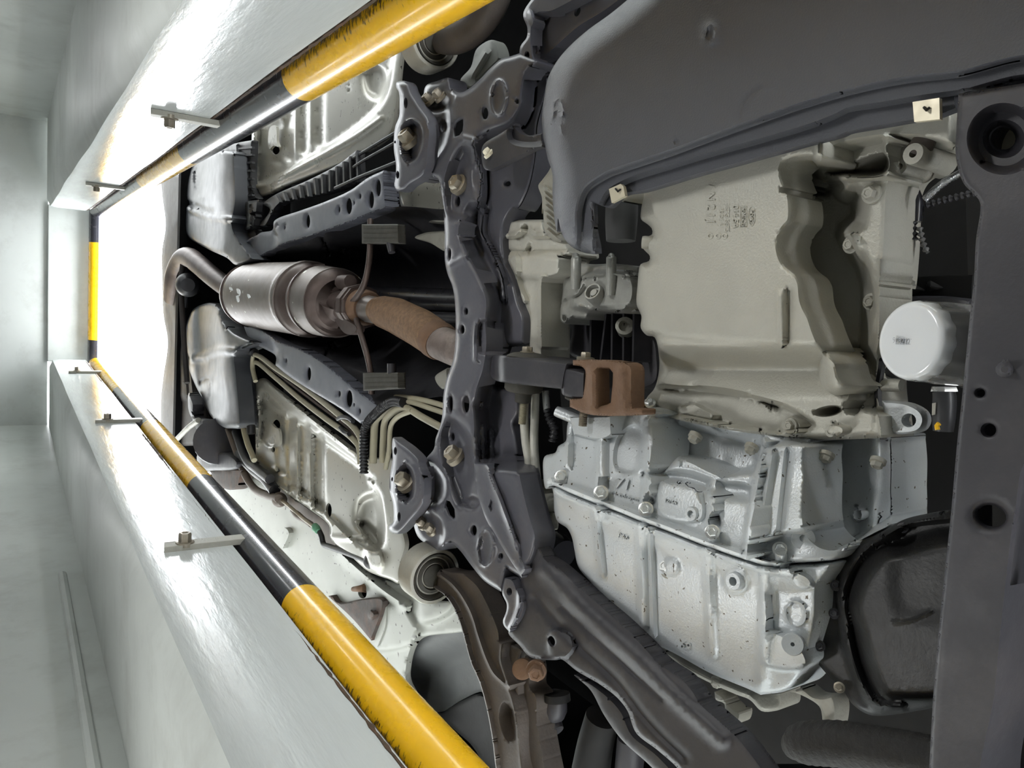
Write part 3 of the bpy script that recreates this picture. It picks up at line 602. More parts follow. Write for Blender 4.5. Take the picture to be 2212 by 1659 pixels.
for k, (x, y) in enumerate(((200, 405), (468, 510), (775, 622), (1228, 778), (1690, 895))):
    (px, py), = z('u5', (x, y)); hb(px, py+3, up_s(px, py+3)-.003, 12, gb, BRIGHTZINC, (-.42, -.55, -.72), 1.0, 1.35)
    if k: s = P(px+3, py+30, HG+.004); mk('bolt_boss', tube([P(px+2, py+8, HG-.006), P(px+6, py+42+8*(k > 2), HG+.008)], [12*S(px, py, HG), 15*S(px, py, HG)], 16), ALU, gb)
for x, y in ((1110, 140), (1495, 215)): (px, py), = z('u5', (x, y)); hb(px, py, .632, 12, gb, DIRTYALU, (.75, -.1, -.65), 1.0, 1.3)
for px, py in ((1785, 985), (1896, 998)): hb(px, py, .64, 13, gb, DIRTYALU, (.8, -.1, -.55), 1.0, 1.3)
def plug(x, y, rp, h, L, ax=(-.1, -.1, -1)):
    (px, py), = z('u5', (x, y)); s = S(px, py, h); r = rp*s; a = np.array(ax, float)/np.linalg.norm(ax); c = P(px, py, h)-a*L
    return mk('drain_plug', join(lathe(c, a, [(r*1.25, 0), (r*1.25, L*.3), (r, L*.32), (r, L*.95), (r*.93, L), (r*.5, L), (r*.5, L*.4), (r*.1, L*.35)], 24)), ALU, gb)
plug(1078, 665, 16, .588, .022); plug(1368, 1125, 19, .592, .028); plug(285, 385, 11, .60, .012); plug(265, 655, 9, .612, .01)
hb(1440, 1226, .610, 13, gb, BRIGHTZINC, (-.5, -.1, -.85), 1.1, 1.0); hb(1447, 1229, .613, 15, gb, DIRTYALU, (-.5, -.1, -.85), .25, 1.5, 'washer')
(px, py), = z('u5', (1850, 850)); boss(px, py-6, .60, 26, .04, gb, ALU, .3, (-.3, -.5, -.8)); boss(1712, 1392, surf(g_lo_h, lo_feats)(1712, 1392)-.004, 24, .025, gb, ALU, .18, (-.3, -.5, -.8))
mk('lifting_eye', relief([(1905, 865, 0), (1960, 872), (1990, 890), (1996, 910), (1985, 930), (1950, 938), (1915, 934, 0)], .640, [], .012, 8, [oval(1963, 908, 16, 15)], roll=(4, .003)), ALU, gb)
boss(1216, 894, .615, 12, .06, gb, ALU, .5, (-.2, .7, -.4)); boss(1190, 996, .62, 16, .03, gb, ALU, .4, (-.3, -.5, -.8)); mk('mount_pad', relief([(1230, 900, 0), (1320, 898, 0), (1322, 940, 0), (1300, 950), (1240, 940, 0)], .605, [], .03, 8, roll=(5, .004)), ALU, gb)
emboss(gb, '71', 1346, 1046, 34, g_up_h, 14, ALU, .003); emboss(gb, 'Mondragon', 1350, 1072, 13, g_up_h, 15, ALU, .002); emboss(gb, 'R6M5DA', 1452, 1103, 15, HG+.003, 14, ALU, .004, aspect=.9); emboss(gb, '12MA', 1448, 1083, 11, HG+.003, 14, ALU, .004)
outline_mark(gb, z('u5', (872, 600), (1020, 640), (1018, 695), (870, 655)), HG+.002, ALU, .0008); emboss(gb, '69', 1480, 1396, 24, g_lo_h, 20, ALU, .0025); emboss(gb, 'PA6', 1346, 1160, 14, g_lo_h, 15, ALU, .002)
lip = np.array([(1396, 1380), (1469, 1418), (1532, 1455), (1621, 1493)]); rough = []
for i, (a, b) in enumerate(curve([tuple(q) for q in lip], False, 12)): rough.append((a+RNG.normal(0, 1), b+6+RNG.normal(0, 2)))
mk('casting_lip', relief([(1400, 1384, 0), (1470, 1424, 0), (1530, 1458, 0), (1625, 1496, 0), (1690, 1495, 0), (1688, 1530), (1672, 1536), (1645, 1536), (1620, 1512), (1590, 1500), (1540, 1478), (1470, 1440)], .66, [], .03, 8, roll=(8, .008)), DIRTYALU, gb, label='stained rough lower lip of the case')
mk('bracket_foot', relief(z('u7', (1600, 930, 0), (1690, 910), (1760, 960), (1830, 970), (1890, 960), (1915, 1020), (1918, 1090), (1890, 1195), (1825, 1195), (1820, 1100), (1800, 1030), (1660, 945)), .63, [], .02, 7, roll=(7, .006)), DIRTYALU, gb)
mk('shift_lug', relief(z('u7', (1085, 930, 0), (1140, 960), (1170, 1000), (1230, 1060), (1260, 1070), (1245, 1145), (1200, 1155), (1160, 1130), (1150, 1010), (1095, 985)), .67, [], .02, 7, [oval(*z('u7', (1195, 1115))[0], 7, 7)], roll=(5, .004)), DIRTYALU, gb)
hb(1548, 1474, .665, 10, gb, DIRTYALU, (.4, -.3, -.8)); hb(1815, 1483, .66, 9, gb, ZINC, (.8, -.4, -.5))

# ================================================================ black end cover beside the crossmember
cov = z('v2', (1000, 60, 0), (945, 130), (800, 160), (660, 195), (520, 270), (390, 330), (275, 420), (215, 478), (165, 530), (182, 600), (170, 700), (150, 850), (112, 915), (100, 980), (150, 1045), (205, 1110), (285, 1180), (350, 1280), (450, 1345), (600, 1345), (860, 1300, 0), (1000, 1250, 0))
ec = thing('gearbox_end_cover', 'black domed cover with a bolted rim, half hidden behind the crossmember', 'cover', P(1900, 1350, .62))
rim_l = z('v2', (620, 270), (470, 340), (340, 480), (290, 640), (310, 800), (340, 980), (400, 1160), (500, 1290), (640, 1300))
cov_f = [zone(z('v2', (1000, 330), (640, 370), (500, 410), (400, 540), (350, 700), (390, 860), (440, 1050), (540, 1250), (640, 1270), (1000, 1200)), -.03, 50), line(rim_l, 16, -.014, .9), line(z('v2', (600, 800), (700, 790), (810, 740)), 7, -.002, .95), zone(z('v2', (620, 400), (800, 320), (1000, 320), (1000, 720), (640, 740)), .003, 50),
    line(z('v2', (520, 290), (700, 220), (940, 190)), 10, -.012)]
mk('cover_shell', relief(cov, .635, cov_f, .05, 8, roll=(12, .012)), mat('black_cover', srgb(19, 19, 20), .5, var=.2, scale=14, bump=.2, bscale=240, dirt=(srgb(38, 37, 36), .3, 12)), ec)
for x, y in ((255, 585), (160, 940), (275, 1185), (245, 750), (650, 245), (210, 480)): (px, py), = z('v2', (x, y)); hb(px, py, .628, 8, ec, DARKCOAT if x != 275 else ZINC, (-.4, -.3, -.8), 1.0)
# ================================================================ front subframe
HS = .585
sf_out = z('u2', (508, 470), (520, 400), (545, 365), (640, 330), (745, 300), (770, 330), (778, 390), (805, 425), (870, 440), (940, 405), (1050, 310), (1150, 205), (1250, 120), (1330, 98), (1432, 65, 0), (1600, 130, 0), (1720, 260), (1660, 560), (1610, 760), (1600, 980), (1560, 1240), (1500, 1430), (1420, 1560)) + \
    z('u3', (965, 5), (895, 120), (880, 260), (900, 430), (960, 560), (1010, 760), (1050, 860), (1047, 1085, 0), (890, 1095), (815, 1100, 0), (790, 1180), (785, 1390), (820, 1420, 0), (1005, 1430, 0)) + \
    z('u4', (1008, 60), (1005, 170), (965, 240), (985, 330), (1000, 440), (1010, 560), (1060, 800), (1110, 1000), (1150, 1150), (1110, 1320), (1020, 1470, 0), (905, 1400, 0), (885, 1480), (862, 1582, 0), (815, 1555), (720, 1490), (620, 1370), (520, 1240), (455, 1192), (370, 1250), (250, 1190), (190, 1133), (163, 1000), (240, 900), (260, 700), (250, 540), (322, 440), (335, 360), (360, 290), (385, 200), (397, 20)) + \
    z('u3', (408, 1420), (430, 1330), (468, 1230), (490, 1100), (490, 760), (468, 620), (430, 520), (410, 420), (408, 200), (400, 10)) + \
    z('u2', (718, 1640), (705, 1560), (682, 1420), (662, 1300), (640, 1258), (520, 1277), (440, 1282), (430, 1100), (450, 900), (480, 620))
ridge = z('u2', (1560, 260), (1480, 620), (1390, 760), (1080, 900), (1045, 1000), (1050, 1200), (1055, 1380), (1040, 1500)) + z('u3', (640, 0), (592, 110), (577, 200), (620, 340), (720, 520), (788, 680), (800, 760), (792, 900), (800, 1100), (770, 1300), (720, 1450), (690, 1600)) + z('u4', (690, 80), (705, 300), (690, 540))
wall_z = ridge + z('u4', (900, 560), (1200, 560), (1200, 0)) + z('u3', (1200, 1400), (1200, 400), (1300, 0)) + z('u2', (1800, 1500), (1900, 200))
tear_u = z('u2', (880, 965), (830, 1040), (780, 1140), (740, 1300), (728, 1450), (745, 1600), (830, 1640), (930, 1620), (1000, 1500), (1035, 1350), (1030, 1180), (980, 1060), (930, 980))
tear_l = z('u4', (450, 215), (500, 240), (580, 330), (630, 450), (632, 600), (600, 720), (575, 850), (545, 890), (500, 800), (440, 640), (400, 450), (395, 320))
def pxo(t, x, y, rx, ry, ang=0, n=18): (a, b), = z(t, (x, y)); k = TILES[t][2]; return oval(a, b, rx*k, ry*k, ang, n)
def pz(t, *p): return np.array([q[:2] for q in z(t, *p)])
sf_holes = [pz('u2', (795, 790), (810, 730), (850, 700), (885, 690), (888, 750), (880, 810), (850, 850), (803, 865)), pxo('u2', 1095, 640, 30, 58), pxo('u2', 1405, 525, 15, 26), pxo('u2', 835, 1480, 24, 50), pxo('u2', 1310, 1312, 32, 26),
    pxo('u3', 447, 365, 13, 48), pxo('u3', 578, 820, 15, 28), pxo('u3', 547, 965, 18, 36), pxo('u3', 455, 1558, 17, 68), pxo('u3', 577, 1560, 26, 70),
    pxo('u4', 470, 345, 17, 34), pz('u4', (408, 890), (420, 850), (450, 860), (485, 920), (490, 985), (475, 1000), (440, 970)), pxo('u4', 640, 1090, 22, 42), pxo('u4', 857, 1295, 14, 24)]
sf_f = [zone(wall_z, .05, 42), zone(tear_u, .020, 26), zone(tear_l, .020, 26), zone(z('u2', (600, 520), (700, 480), (760, 640), (740, 900), (620, 1100), (460, 1270), (400, 900), (480, 560)), .018, 22),
    zone(z('u4', (240, 540), (330, 560), (420, 700), (400, 860), (300, 900), (200, 940)), .016, 18), zone(z('u2', (500, 380), (760, 290), (780, 520), (640, 620), (480, 560)), .016, 14), zone(z('u4', (150, 960), (250, 930), (360, 1000), (390, 1130), (340, 1260), (180, 1160)), .014, 14),
    line(pxo('u2', 1225, 490, 75, 175, 3), 5, -.003, .9), bump(*z('u2', (1230, 480))[0], 14, 36, .002, .4), bump(*z('u4', (730, 1230))[0], 16, 40, .002, .4), line(pxo('u4', 733, 1230, 62, 148, 3), 5, -.003, .9), bump(*z('u2', (715, 770))[0], 8, 12, .003, .3), bump(*z('u4', (345, 895))[0], 8, 12, .003, .3),
    line(z('u3', (700, 30), (690, 200), (760, 330), (850, 560), (875, 720)), 9, -.008), line(z('u3', (760, 10), (750, 200), (840, 400), (920, 600)), 7, .006), line(z('u4', (715, 260), (715, 540)), 6, -.006, .7, False), line(z('u4', (770, 300), (775, 540)), 6, -.006, .7, False),
    line(z('u3', (660, 910), (650, 1000), (650, 1200)), 5, -.003), zone(z('u3', (690, 905), (790, 905), (770, 1140), (690, 1150)), .008, 8), line(z('u3', (400, 480), (520, 420), (640, 340)), 9, -.003),
    zone(z('u4', (560, 880), (640, 820), (690, 860), (640, 920)), .012, 10), line(z('u2', (900, 870), (1040, 900), (1080, 870)), 8, -.006)]
sub = thing('subframe', 'grey pressed steel subframe with slots and two bolted wings spanning the car', 'subframe', P(1000, 650, HS))
mk('subframe_shell', relief(sf_out, HS, sf_f, .03, 7, sf_holes, roll=(11, .012), hole_roll=(3, .002), sheet=.003), STEELGREY, sub, angle=75)
hb(990, 398, HS+.014, 17, sub, ZINC, (-.35, -.15, -.93), 1.0, 1.35, 'mounting_bolt', turn=.1)
hb(983, 985, HS+.012, 17, sub, ZINC, (-.65, .1, -.75), 1.3, 1.35, 'mounting_bolt')
for t, x, y in (('u2', 565, 520), ('u2', 665, 480), ('u4', 240, 1035), ('u4', 305, 1085)): (px, py), = z(t, (x, y)); hb(px, py, HS+.012, 11, sub, ZINC, (-.6, 0, -.8), 1.5, 1.35)
flg = z('u4', (640, 552, 0), (650, 720), (700, 900), (740, 1010), (850, 1200), (1022, 1472, 0), (1060, 1400), (1100, 1280), (1130, 1150), (1100, 1000), (1040, 860), (950, 680), (888, 572, 0), (760, 560))
mk('side_flange', relief(flg, HS-.004, [line(z('u4', (760, 600), (860, 860), (960, 1130), (1050, 1400)), 11, -.008, .9), zone(z('u4', (790, 560), (880, 860), (980, 1130), (1060, 1380), (1300, 1200), (1000, 500)), .022, 24)], .01, 7, [pz('u4', (755, 900), (775, 840), (800, 900), (775, 945)), pxo('u4', 1015, 1065, 30, 38), pxo('u4', 868, 700, 26, 25)], roll=(5, .004), sheet=.003), STEELGREY, sub)
tabu = z('v3', (115, -30, 0), (60, 60), (78, 120), (75, 160), (48, 200), (45, 270), (55, 335, 0), (110, 268, 0), (160, 240), (300, 120), (420, 45), (520, -30, 0))
mk('front_leg', relief(tabu, HS+.004, [line(z('v3', (90, 50), (115, 130), (122, 262)), 6, -.005), zone(z('v3', (120, 70), (180, 60), (400, -40), (600, -40), (420, 60), (160, 250), (120, 260)), .025, 14)], .02, 7, [pxo('v3', 76, 237, 11, 18), pxo('v3', 293, 50, 12, 22, 20)], roll=(6, .005), sheet=.003), STEELGREY, sub)
tabl = z('u1', (1420, 20, 0), (1440, -40), (1500, -30), (1545, 60), (1600, 170), (1560, 300), (1480, 395, 0), (1432, 340), (1425, 300), (1450, 230), (1455, 170), (1420, 90))
mk('bracket_tab', relief(tabl, HS+.002, [line(z('u1', (1550, 60), (1545, 200), (1470, 385)), 6, -.005)], .012, 6, [pxo('u1', 1475, 70, 22, 32)], roll=(5, .004)), STEELGREY, sub)
leg = [(1152, 1160), (1180, 1205), (1200, 1219), (1263, 1273), (1320, 1323), (1390, 1390), (1428, 1431), (1475, 1463), (1500, 1491), (1516, 1516), (1595, 1589), (1680, 1700, 0), (1490, 1700, 0), (1463, 1659), (1421, 1621), (1374, 1583), (1355, 1535), (1333, 1507), (1295, 1478), (1247, 1450), (1212, 1424), (1202, 1426), (1145, 1419), (1123, 1395), (1098, 1367), (1103, 1350), (1125, 1290), (1126, 1245)]
mk('side_arm', relief(leg, HS+.008, [line([(1175, 1230), (1260, 1320), (1370, 1420), (1450, 1500), (1560, 1600)], 26, -.007, .97), line([(1155, 1290), (1240, 1385), (1330, 1470), (1400, 1560), (1480, 1640)], 14, .004, .95), line([(1212, 1310), (1320, 1410), (1430, 1510)], 8, .002, .95),
    zone([(1190, 1360), (1230, 1370), (1240, 1400), (1215, 1425), (1190, 1420)], -.006, 8)], .018, 8, [pxo('u1', 1812, 463, 26, 40, -20)], roll=(9, .008), hole_roll=(4, .003), sheet=.003), DARKCOAT, sub)
mk('arm_lip', relief([(1240, 1458), (1275, 1490), (1305, 1545), (1345, 1600), (1400, 1650), (1450, 1700, 0), (1485, 1700, 0), (1420, 1630), (1366, 1586), (1345, 1540), (1322, 1512), (1280, 1478)], HS+.03, [], .03, 8, roll=(5, .004)), DARKCOAT, sub)

# ---------------------------------------------------------------- brace plates at the subframe bushes
def brace(label, out, h, bolt, cup, holes, name='brace_plate'):
    t = thing(name, label, 'brace plate', P(bolt[0], bolt[1], h), 'brace plates bolted under the subframe bushes')
    mk('plate', relief(out, h, [zone(cup, .018, 11), line(list(cup)+[cup[0]], 8, -.005, .9)], .014, 5, holes, roll=(11, .014), sheet=.003), STEELGREY, t, angle=75)
    hb(bolt[0], bolt[1], h+.012, 17, t, ZINC, (-.62, -.1, -.78), 1.4, 1.35); return t
up_plate = z('t5', (1190, 643), (1225, 660), (1260, 740), (1330, 850), (1390, 940), (1412, 1050), (1400, 1200), (1388, 1340), (1330, 1420), (1240, 1475), (1195, 1518), (1140, 1522), (1114, 1480), (1124, 1400), (1125, 1300), (1110, 1200), (1110, 1080), (1122, 1000), (1150, 930), (1155, 830), (1150, 740), (1126, 690), (1132, 655))
cup_u = z('t5', (1250, 960), (1310, 990), (1335, 1060), (1325, 1180), (1280, 1270), (1235, 1290), (1195, 1240), (1180, 1120), (1190, 1030), (1215, 980))
brace('grey brace plate with a big hex bolt beside the undertray wing', up_plate, HS-.018, (885, 303), cup_u, [pxo('t5', 1203, 820, 15, 44), pxo('t5', 1138, 1392, 13, 32), pxo('t5', 1118, 1130, 7, 12)])
lo_plate = z('t7', (1845, 1085), (1900, 1120), (1980, 1180), (2060, 1270), (2100, 1400)) + z('t8', (1365, 30), (1375, 160), (1365, 290), (1320, 380), (1250, 460), (1180, 540), (1140, 567), (1085, 550), (1068, 515), (1082, 488), (1102, 470), (1108, 400), (1100, 310), (1076, 220), (1078, 90)) + z('t7', (1820, 1500), (1815, 1400), (1836, 1250), (1832, 1130))
cup_l = z('t8', (1200, 10), (1255, 60), (1275, 160), (1260, 270), (1215, 305), (1165, 270), (1145, 180), (1150, 80))
brace('grey brace plate with a big hex bolt beside the bundle of beige lines', lo_plate, HS-.018, (877, 1042), cup_l, [pxo('t8', 1150, 428, 13, 38), pxo('t7', 1858, 1195, 12, 32), pxo('t8', 1095, 130, 7, 18)])

# ---------------------------------------------------------------- strap bracket between subframe and undertray
sb = thing('tray_strap', 'flat dark strap with a pale screw joining subframe and undertray', 'bracket', P(1080, 330, HS-.012))
mk('strap', relief(z('u2', (1070, 960), (1100, 920), (1250, 830), (1388, 735, 0), (1405, 795), (1500, 850), (1640, 830, 0), (1650, 965, 0), (1590, 975), (1400, 1065), (1130, 1188), (1088, 1165), (1062, 1040)), HS-.010, [line(z('u2', (1120, 880), (1370, 745)), 5, -.004, .8, False), zone(z('u2', (1360, 700), (1350, 900), (1700, 900), (1700, 600)), .012, 12)], .008, 6, roll=(4, .003)), DARKCOAT, sb)
hb(1055, 331, HS-.012, 9, sb, CREAMCLIP, (-.6, .1, -.8), 1.2, 1.4, 'screw')

# ---------------------------------------------------------------- torque mount and its rusty bracket
HM = .575
tm = thing('torque_mount', 'black rubber torque mount link between the subframe and the rusty bracket', 'engine mount', P(1140, 800, HM))
arm = z('u3', (772, 1190, 0), (805, 1172), (900, 1172), (1080, 1195), (1240, 1215), (1392, 1232, 0), (1372, 1300), (1348, 1440, 0), (1180, 1422), (1000, 1402), (890, 1388), (810, 1368), (772, 1330))
mk('link_arm', relief(arm, HM, [zone(z('u3', (700, 1100), (820, 1100), (835, 1250), (830, 1380), (700, 1400)), .022, 22)], .09, 6, roll=(5, .005)), DARKCOAT, tm)
mk('small_bush_block', relief(z('u3', (1345, 1290), (1360, 1270), (1450, 1285), (1528, 1305, 0), (1522, 1515, 0), (1440, 1510), (1350, 1485), (1338, 1460)), HM+.002, [], .03, 6, roll=(6, .006)), DARKCOAT, tm)
def xlathe(px, py, h, prof, parent, m, name, n=24, axis=(-1, 0, 0), label=None, ang=35):
    s = S(px, py, h); return mk(name, lathe(P(px, py, h), axis, [(r*s, d*s) for r, d in prof], n), m, parent, label=label, angle=ang)
k = .27125
xlathe(*z('u3', (1070, 1190))[0], HM+.03, [(38, -4), (44, 0), (46, 3), (40, 6), (34, 9), (20, 11)], tm, RUBBER, 'bush_washer')
xlathe(*z('u3', (1440, 1280))[0], HM+.025, [(18, -4), (21, 2), (20, 6), (14, 9)], tm, RUBBER, 'bush_washer'); xlathe(*z('u3', (1440, 1500))[0], HM+.025, [(18, -4), (21, 2), (20, 5), (14, 8)], tm, RUBBER, 'bush_washer', axis=(1, 0, 0))
(px, py), = z('u3', (1065, 1150)); mk('bolt', hexbolt(P(px, py, HM+.03), (-1, 0, 0), 13*S(px, py, HM), 14*S(px, py, HM), 1.3), ZINC, tm, fix=False)
(px, py), = z('u3', (1530, 1195)); mk('bolt', hexbolt(P(px, py, HM+.025), (-1, 0, 0), 12*S(px, py, HM), 14*S(px, py, HM), 1.7), ZINC, tm, fix=False)
xlathe(*z('u3', (1040, 1400))[0], HM+.04, [(42, -10), (42, 10), (38, 16), (20, 20), (18, 24), (18, 38), (16, 40), (8, 42), (8, 70), (7, 76)], tm, RUBBER, 'bush_sleeve', axis=(1, 0, 0))
(px, py), = z('u3', (1040, 1500)); s = S(px, py, HM+.04); mk('thread', tube([P(px, py, HM+.04), P(px, py, HM+.04)+np.array([60*s, 0, 0])], 8*s, 14, ds=.0005, wave=(.0016, .0006)), BEIGE, tm, label='pale thread end of the mount bolt')
rb = thing('mount_bracket', 'rust-brown cast bracket with a tall slot beside the oil pan', 'bracket', P(1310, 850, HM))
br = z('u3', (1428, 1208, 0), (1600, 1204), (1760, 1214), (1890, 1250), (1905, 1400), (1915, 1582), (1992, 1600), (1990, 1640, 0), (1950, 1647), (1560, 1642), (1404, 1582, 0), (1404, 1518, 0), (1500, 1512, 0), (1522, 1400), (1526, 1290), (1500, 1262), (1430, 1250, 0))
mk('bracket_body', relief(br, HM, [line(z('u3', (1580, 1290), (1585, 1600)), 16, -.006, .95, False), line(z('u3', (1810, 1290), (1830, 1600)), 18, -.006, .95, False)], .018, 6, [pz('u3', (1625, 1290), (1650, 1272), (1720, 1275), (1748, 1310), (1745, 1400), (1730, 1548), (1700, 1563), (1630, 1580))], roll=(6, .006), hole_roll=(5, .005)), RUSTYIRON, rb)
(px, py), = z('u4', (1515, 165)); s = S(px, py, HM+.02); mk('bolt_end', tube([P(px, py-6, HM+.02), P(px, py, HM+.02)+np.array([26*s, 0, 0])], 9*s, 14, ds=.0005, wave=(.0016, .0006)), ZINC, rb)

# ---------------------------------------------------------------- control arms with their bushes
HA = .60
def bush(px, py, h, R, parent, L=.045):
    s = S(px, py, h); r = R*s; c = P(px, py, h); a = np.array([0, -1, .05])
    o = mk('bush_sleeve', lathe(c, a, [(r*.92, -L), (r, -L*.94), (r, -.002), (r*.97, 0), (r*.86, .0005), (r*.84, -.006)], 40), DIRTYALU, parent, label='pale metal sleeve of the bush')
    mk('bush_rubber', lathe(c, a, [(r*.85, -.02), (r*.85, -.003), (r*.8, .001), (r*.72, -.002), (r*.66, -.008), (r*.6, -.004), (r*.5, -.002), (r*.44, -.008), (r*.4, -.004), (r*.1, -.003)], 40), RUBBER, parent)
ca = thing('control_arm', 'forged channel-section control arm with a pale bush beside the yellow rim tube', 'control arm', P(1020, 1400, HA))
bush(940, 1246, HA+.005, 62, ca)
ca_out = z('t8', (1395, 930), (1400, 900), (1440, 870), (1480, 850), (1560, 870), (1660, 880)) + z('u1', (1130, -60), (1220, 20), (1285, 130), (1345, 260), (1392, 390), (1405, 480), (1425, 480), (1480, 490), (1590, 545), (1640, 700), (1640, 830), (1690, 900), (1700, 1100), (1740, 1350), (1790, 1600, 0), (1400, 1600, 0), (1368, 1475), (1340, 1250), (1285, 960), (1232, 780), (1170, 640), (1112, 430), (1080, 320), (1030, 200), (955, 95), (880, 45), (850, 10), (845, -40))
rimA = z('u1', (870, 30), (960, 95), (1035, 200), (1085, 320), (1118, 430), (1177, 640), (1238, 780), (1290, 960), (1345, 1250), (1385, 1600)); rimB = z('u1', (920, -70), (1010, 0), (1080, 80), (1170, 240), (1230, 430), (1290, 600), (1350, 720), (1465, 835), (1510, 950), (1555, 1250), (1590, 1600))
mk('arm_body', relief(ca_out, HA+.012, [line(rimA, 7, -.008, .9), line(rimB, 7, -.009, .9), line(z('u1', (1425, 480), (1415, 600), (1440, 700), (1478, 820)), 8, -.014, .8), zone(z('u1', (1440, 960), (1500, 1000), (1510, 1250), (1470, 1250), (1410, 1060)), .02, 8), zone(z('u1', (1600, 540), (1560, 900), (1640, 1600), (1900, 1600), (1800, 540)), .012, 14)], .03, 5, roll=(3, .002)), mat('arm_iron', srgb(76, 70, 66), .6, metal=.2, var=.2, scale=18, bump=.25, bscale=260, dirt=(srgb(104, 92, 82), .5, 10)), ca, angle=75)
(px, py), = z('u1', (1575, 690)); xlathe(px, py, HA, [(22, -30), (22, -2), (18, 0)], ca, RUSTYIRON, 'pivot_sleeve', axis=(-.3, -.55, -.6), label='rust-brown pivot sleeve')
hb(*z('u1', (1690, 700))[0], HA-.012, 17, ca, RUSTYIRON, (-.1, -.75, -.6), 1.4, 1.3, 'pivot_bolt')
ca2 = thing('control_arm.001', 'control arm and grey bush half hidden behind the long yellow tube', 'control arm', P(960, 80, HA))
bush(942, 88, HA+.012, 60, ca2)
mk('arm_body', tube([P(950, 90, HA+.02), P(985, 78, HA+.02), P(1030, 50, HA+.02), P(1060, 10, HA+.02), P(1080, -60, HA+.03)], [.02, .03, .032, .032, .035], 16, flat=.7), MATS['arm_iron'], ca2)
# ================================================================ silver floor panels
HF = .70
fp = thing('floor_panel', 'silver ribbed floor panel crossed by the beige lines', 'floor panel', P(700, 950, HF), 'silver floor panels either side of the tunnel')
fo = z('t7', (735, 650, 0), (800, 615), (900, 690), (1200, 925), (1400, 1085), (1560, 1205), (1640, 1250), (1830, 1250), (1900, 1350)) + z('t8', (1150, 400), (1210, 650), (1170, 800), (1150, 960), (1080, 930), (990, 900), (900, 860), (750, 730), (640, 650), (600, 590), (592, 500), (430, 365), (240, 232), (100, 132), (0, 42)) + z('t7', (1080, 1610), (1000, 1545), (850, 1405), (748, 1325, 0))
inner = z('t7', (795, 720), (1000, 880), (1300, 1120), (1550, 1300), (1700, 1440)) + z('t8', (900, 130), (985, 230), (1020, 400), (1030, 560), (980, 700), (800, 620), (620, 450), (300, 200)) + z('t7', (1000, 1500), (760, 1290), (790, 1000))
fpf = [zone(inner, .014, 10), zone(z('t7', (915, 880), (975, 900), (985, 1390), (935, 1370), (900, 1150), (860, 1160), (790, 1080), (790, 780)), .008, 14), line(z('t7', (1030, 945), (1040, 1540)), 14, .011, .6, False), line(z('t7', (1130, 1010), (1140, 1640)), 15, .011, .6, False), line(z('t7', (1245, 1100), (1250, 1720)), 16, .012, .6, False),
    zone(z('t8', (850, 300), (960, 260), (1000, 420), (1000, 650), (900, 560), (820, 480)), .02, 26), zone(z('t8', (840, 470), (900, 480), (1000, 640), (960, 660), (870, 560)), .014, 10), bump(*z('t7', (890, 1345))[0], 12, 10, -.006, .6),
    bump(*z('t8', (950, 760))[0], 22, 34, -.012, .4, -20), line(z('t7', (830, 650), (1200, 950), (1540, 1220)), 8, -.006), line(z('t8', (600, 590), (760, 600), (880, 590)), 7, -.004)]
fph = [pxo('t7', 885, 1185, 14, 22), pxo('t8', 590, 378, 24, 58), pxo('t7', 905, 990, 36, 46)]+[pxo('t7', 757, yy, 7, 9, 0, 8) for yy in (825, 865, 905, 960)]
mk('panel_sheet', relief(fo, HF, fpf, .006, 6, fph, roll=(6, .006)), BODY, fp, angle=80)
mk('jack_tab', relief(z('t7', (865, 975), (900, 1010), (925, 1020), (930, 1150), (905, 1160), (885, 1090)), HF+.004, [], .008, 5), BODY, fp)
fp2 = thing('floor_panel.001', 'silver ribbed floor panel above the black slatted cover, cut off by the rim tube', 'floor panel', P(720, 270, HF), 'silver floor panels either side of the tunnel')
fo2 = z('t6', (715, -60, 0), (715, 370), (738, 440), (790, 460), (1000, 372), (1200, 292), (1450, 192), (1700, 65)) + z('t5', (1090, 1060), (1130, 900), (1150, 700), (1165, 540), (1200, 250, 0), (700, 520, 0), (330, 720, 0))
inner2 = z('t5', (28, 1460), (20, 1000), (-40, 900), (500, 500), (1150, 100), (1100, 480), (1080, 640), (1035, 780), (970, 870), (760, 1050), (400, 1275))
fp2f = [zone(inner2, .02, 10)]+[line(z('t5', (x0, 700), (x0, y1)), wd, .010, .75, False) for x0, y1, wd in ((275, 1250, 13), (390, 1190, 14), (515, 1130, 15))]+[zone(z('t5', (60, 1020), (120, 1010), (220, 960), (225, 1320), (150, 1300), (60, 1400)), .006, 12), zone(z('t5', (880, 560), (1000, 540), (1040, 640), (980, 780), (900, 740)), .018, 24), line(z('t5', (0, 1490), (400, 1310), (800, 1090), (1000, 950)), 8, -.006), bump(*z('t5', (755, 700))[0], 2.5, 12, .003, .5)]
mk('panel_sheet', relief(fo2, HF, fp2f, .006, 6, [pxo('t5', 165, 1195, 34, 36)]+[pxo('t6', 735, yy, 9, 9, 0, 8) for yy in (95, 135, 175, 215, 245)], roll=(6, .006)), BODY, fp2, angle=80)
mk('jack_tab', relief(z('t5', (125, 1010), (165, 1000), (178, 1130), (190, 1170), (150, 1160), (115, 1190)), HF+.006, [], .008, 5), BODY, fp2)
fp3 = mk('floor_front_panel', relief(z('u2', (250, 1250), (700, 1230), (760, 1680), (420, 1640), (320, 1580), (280, 1480)), HF+.03, [], .01, 9, roll=(8, .008)), BODY, label='small silver body panel in the gap behind the subframe beside the upper rail', cat='body panel')

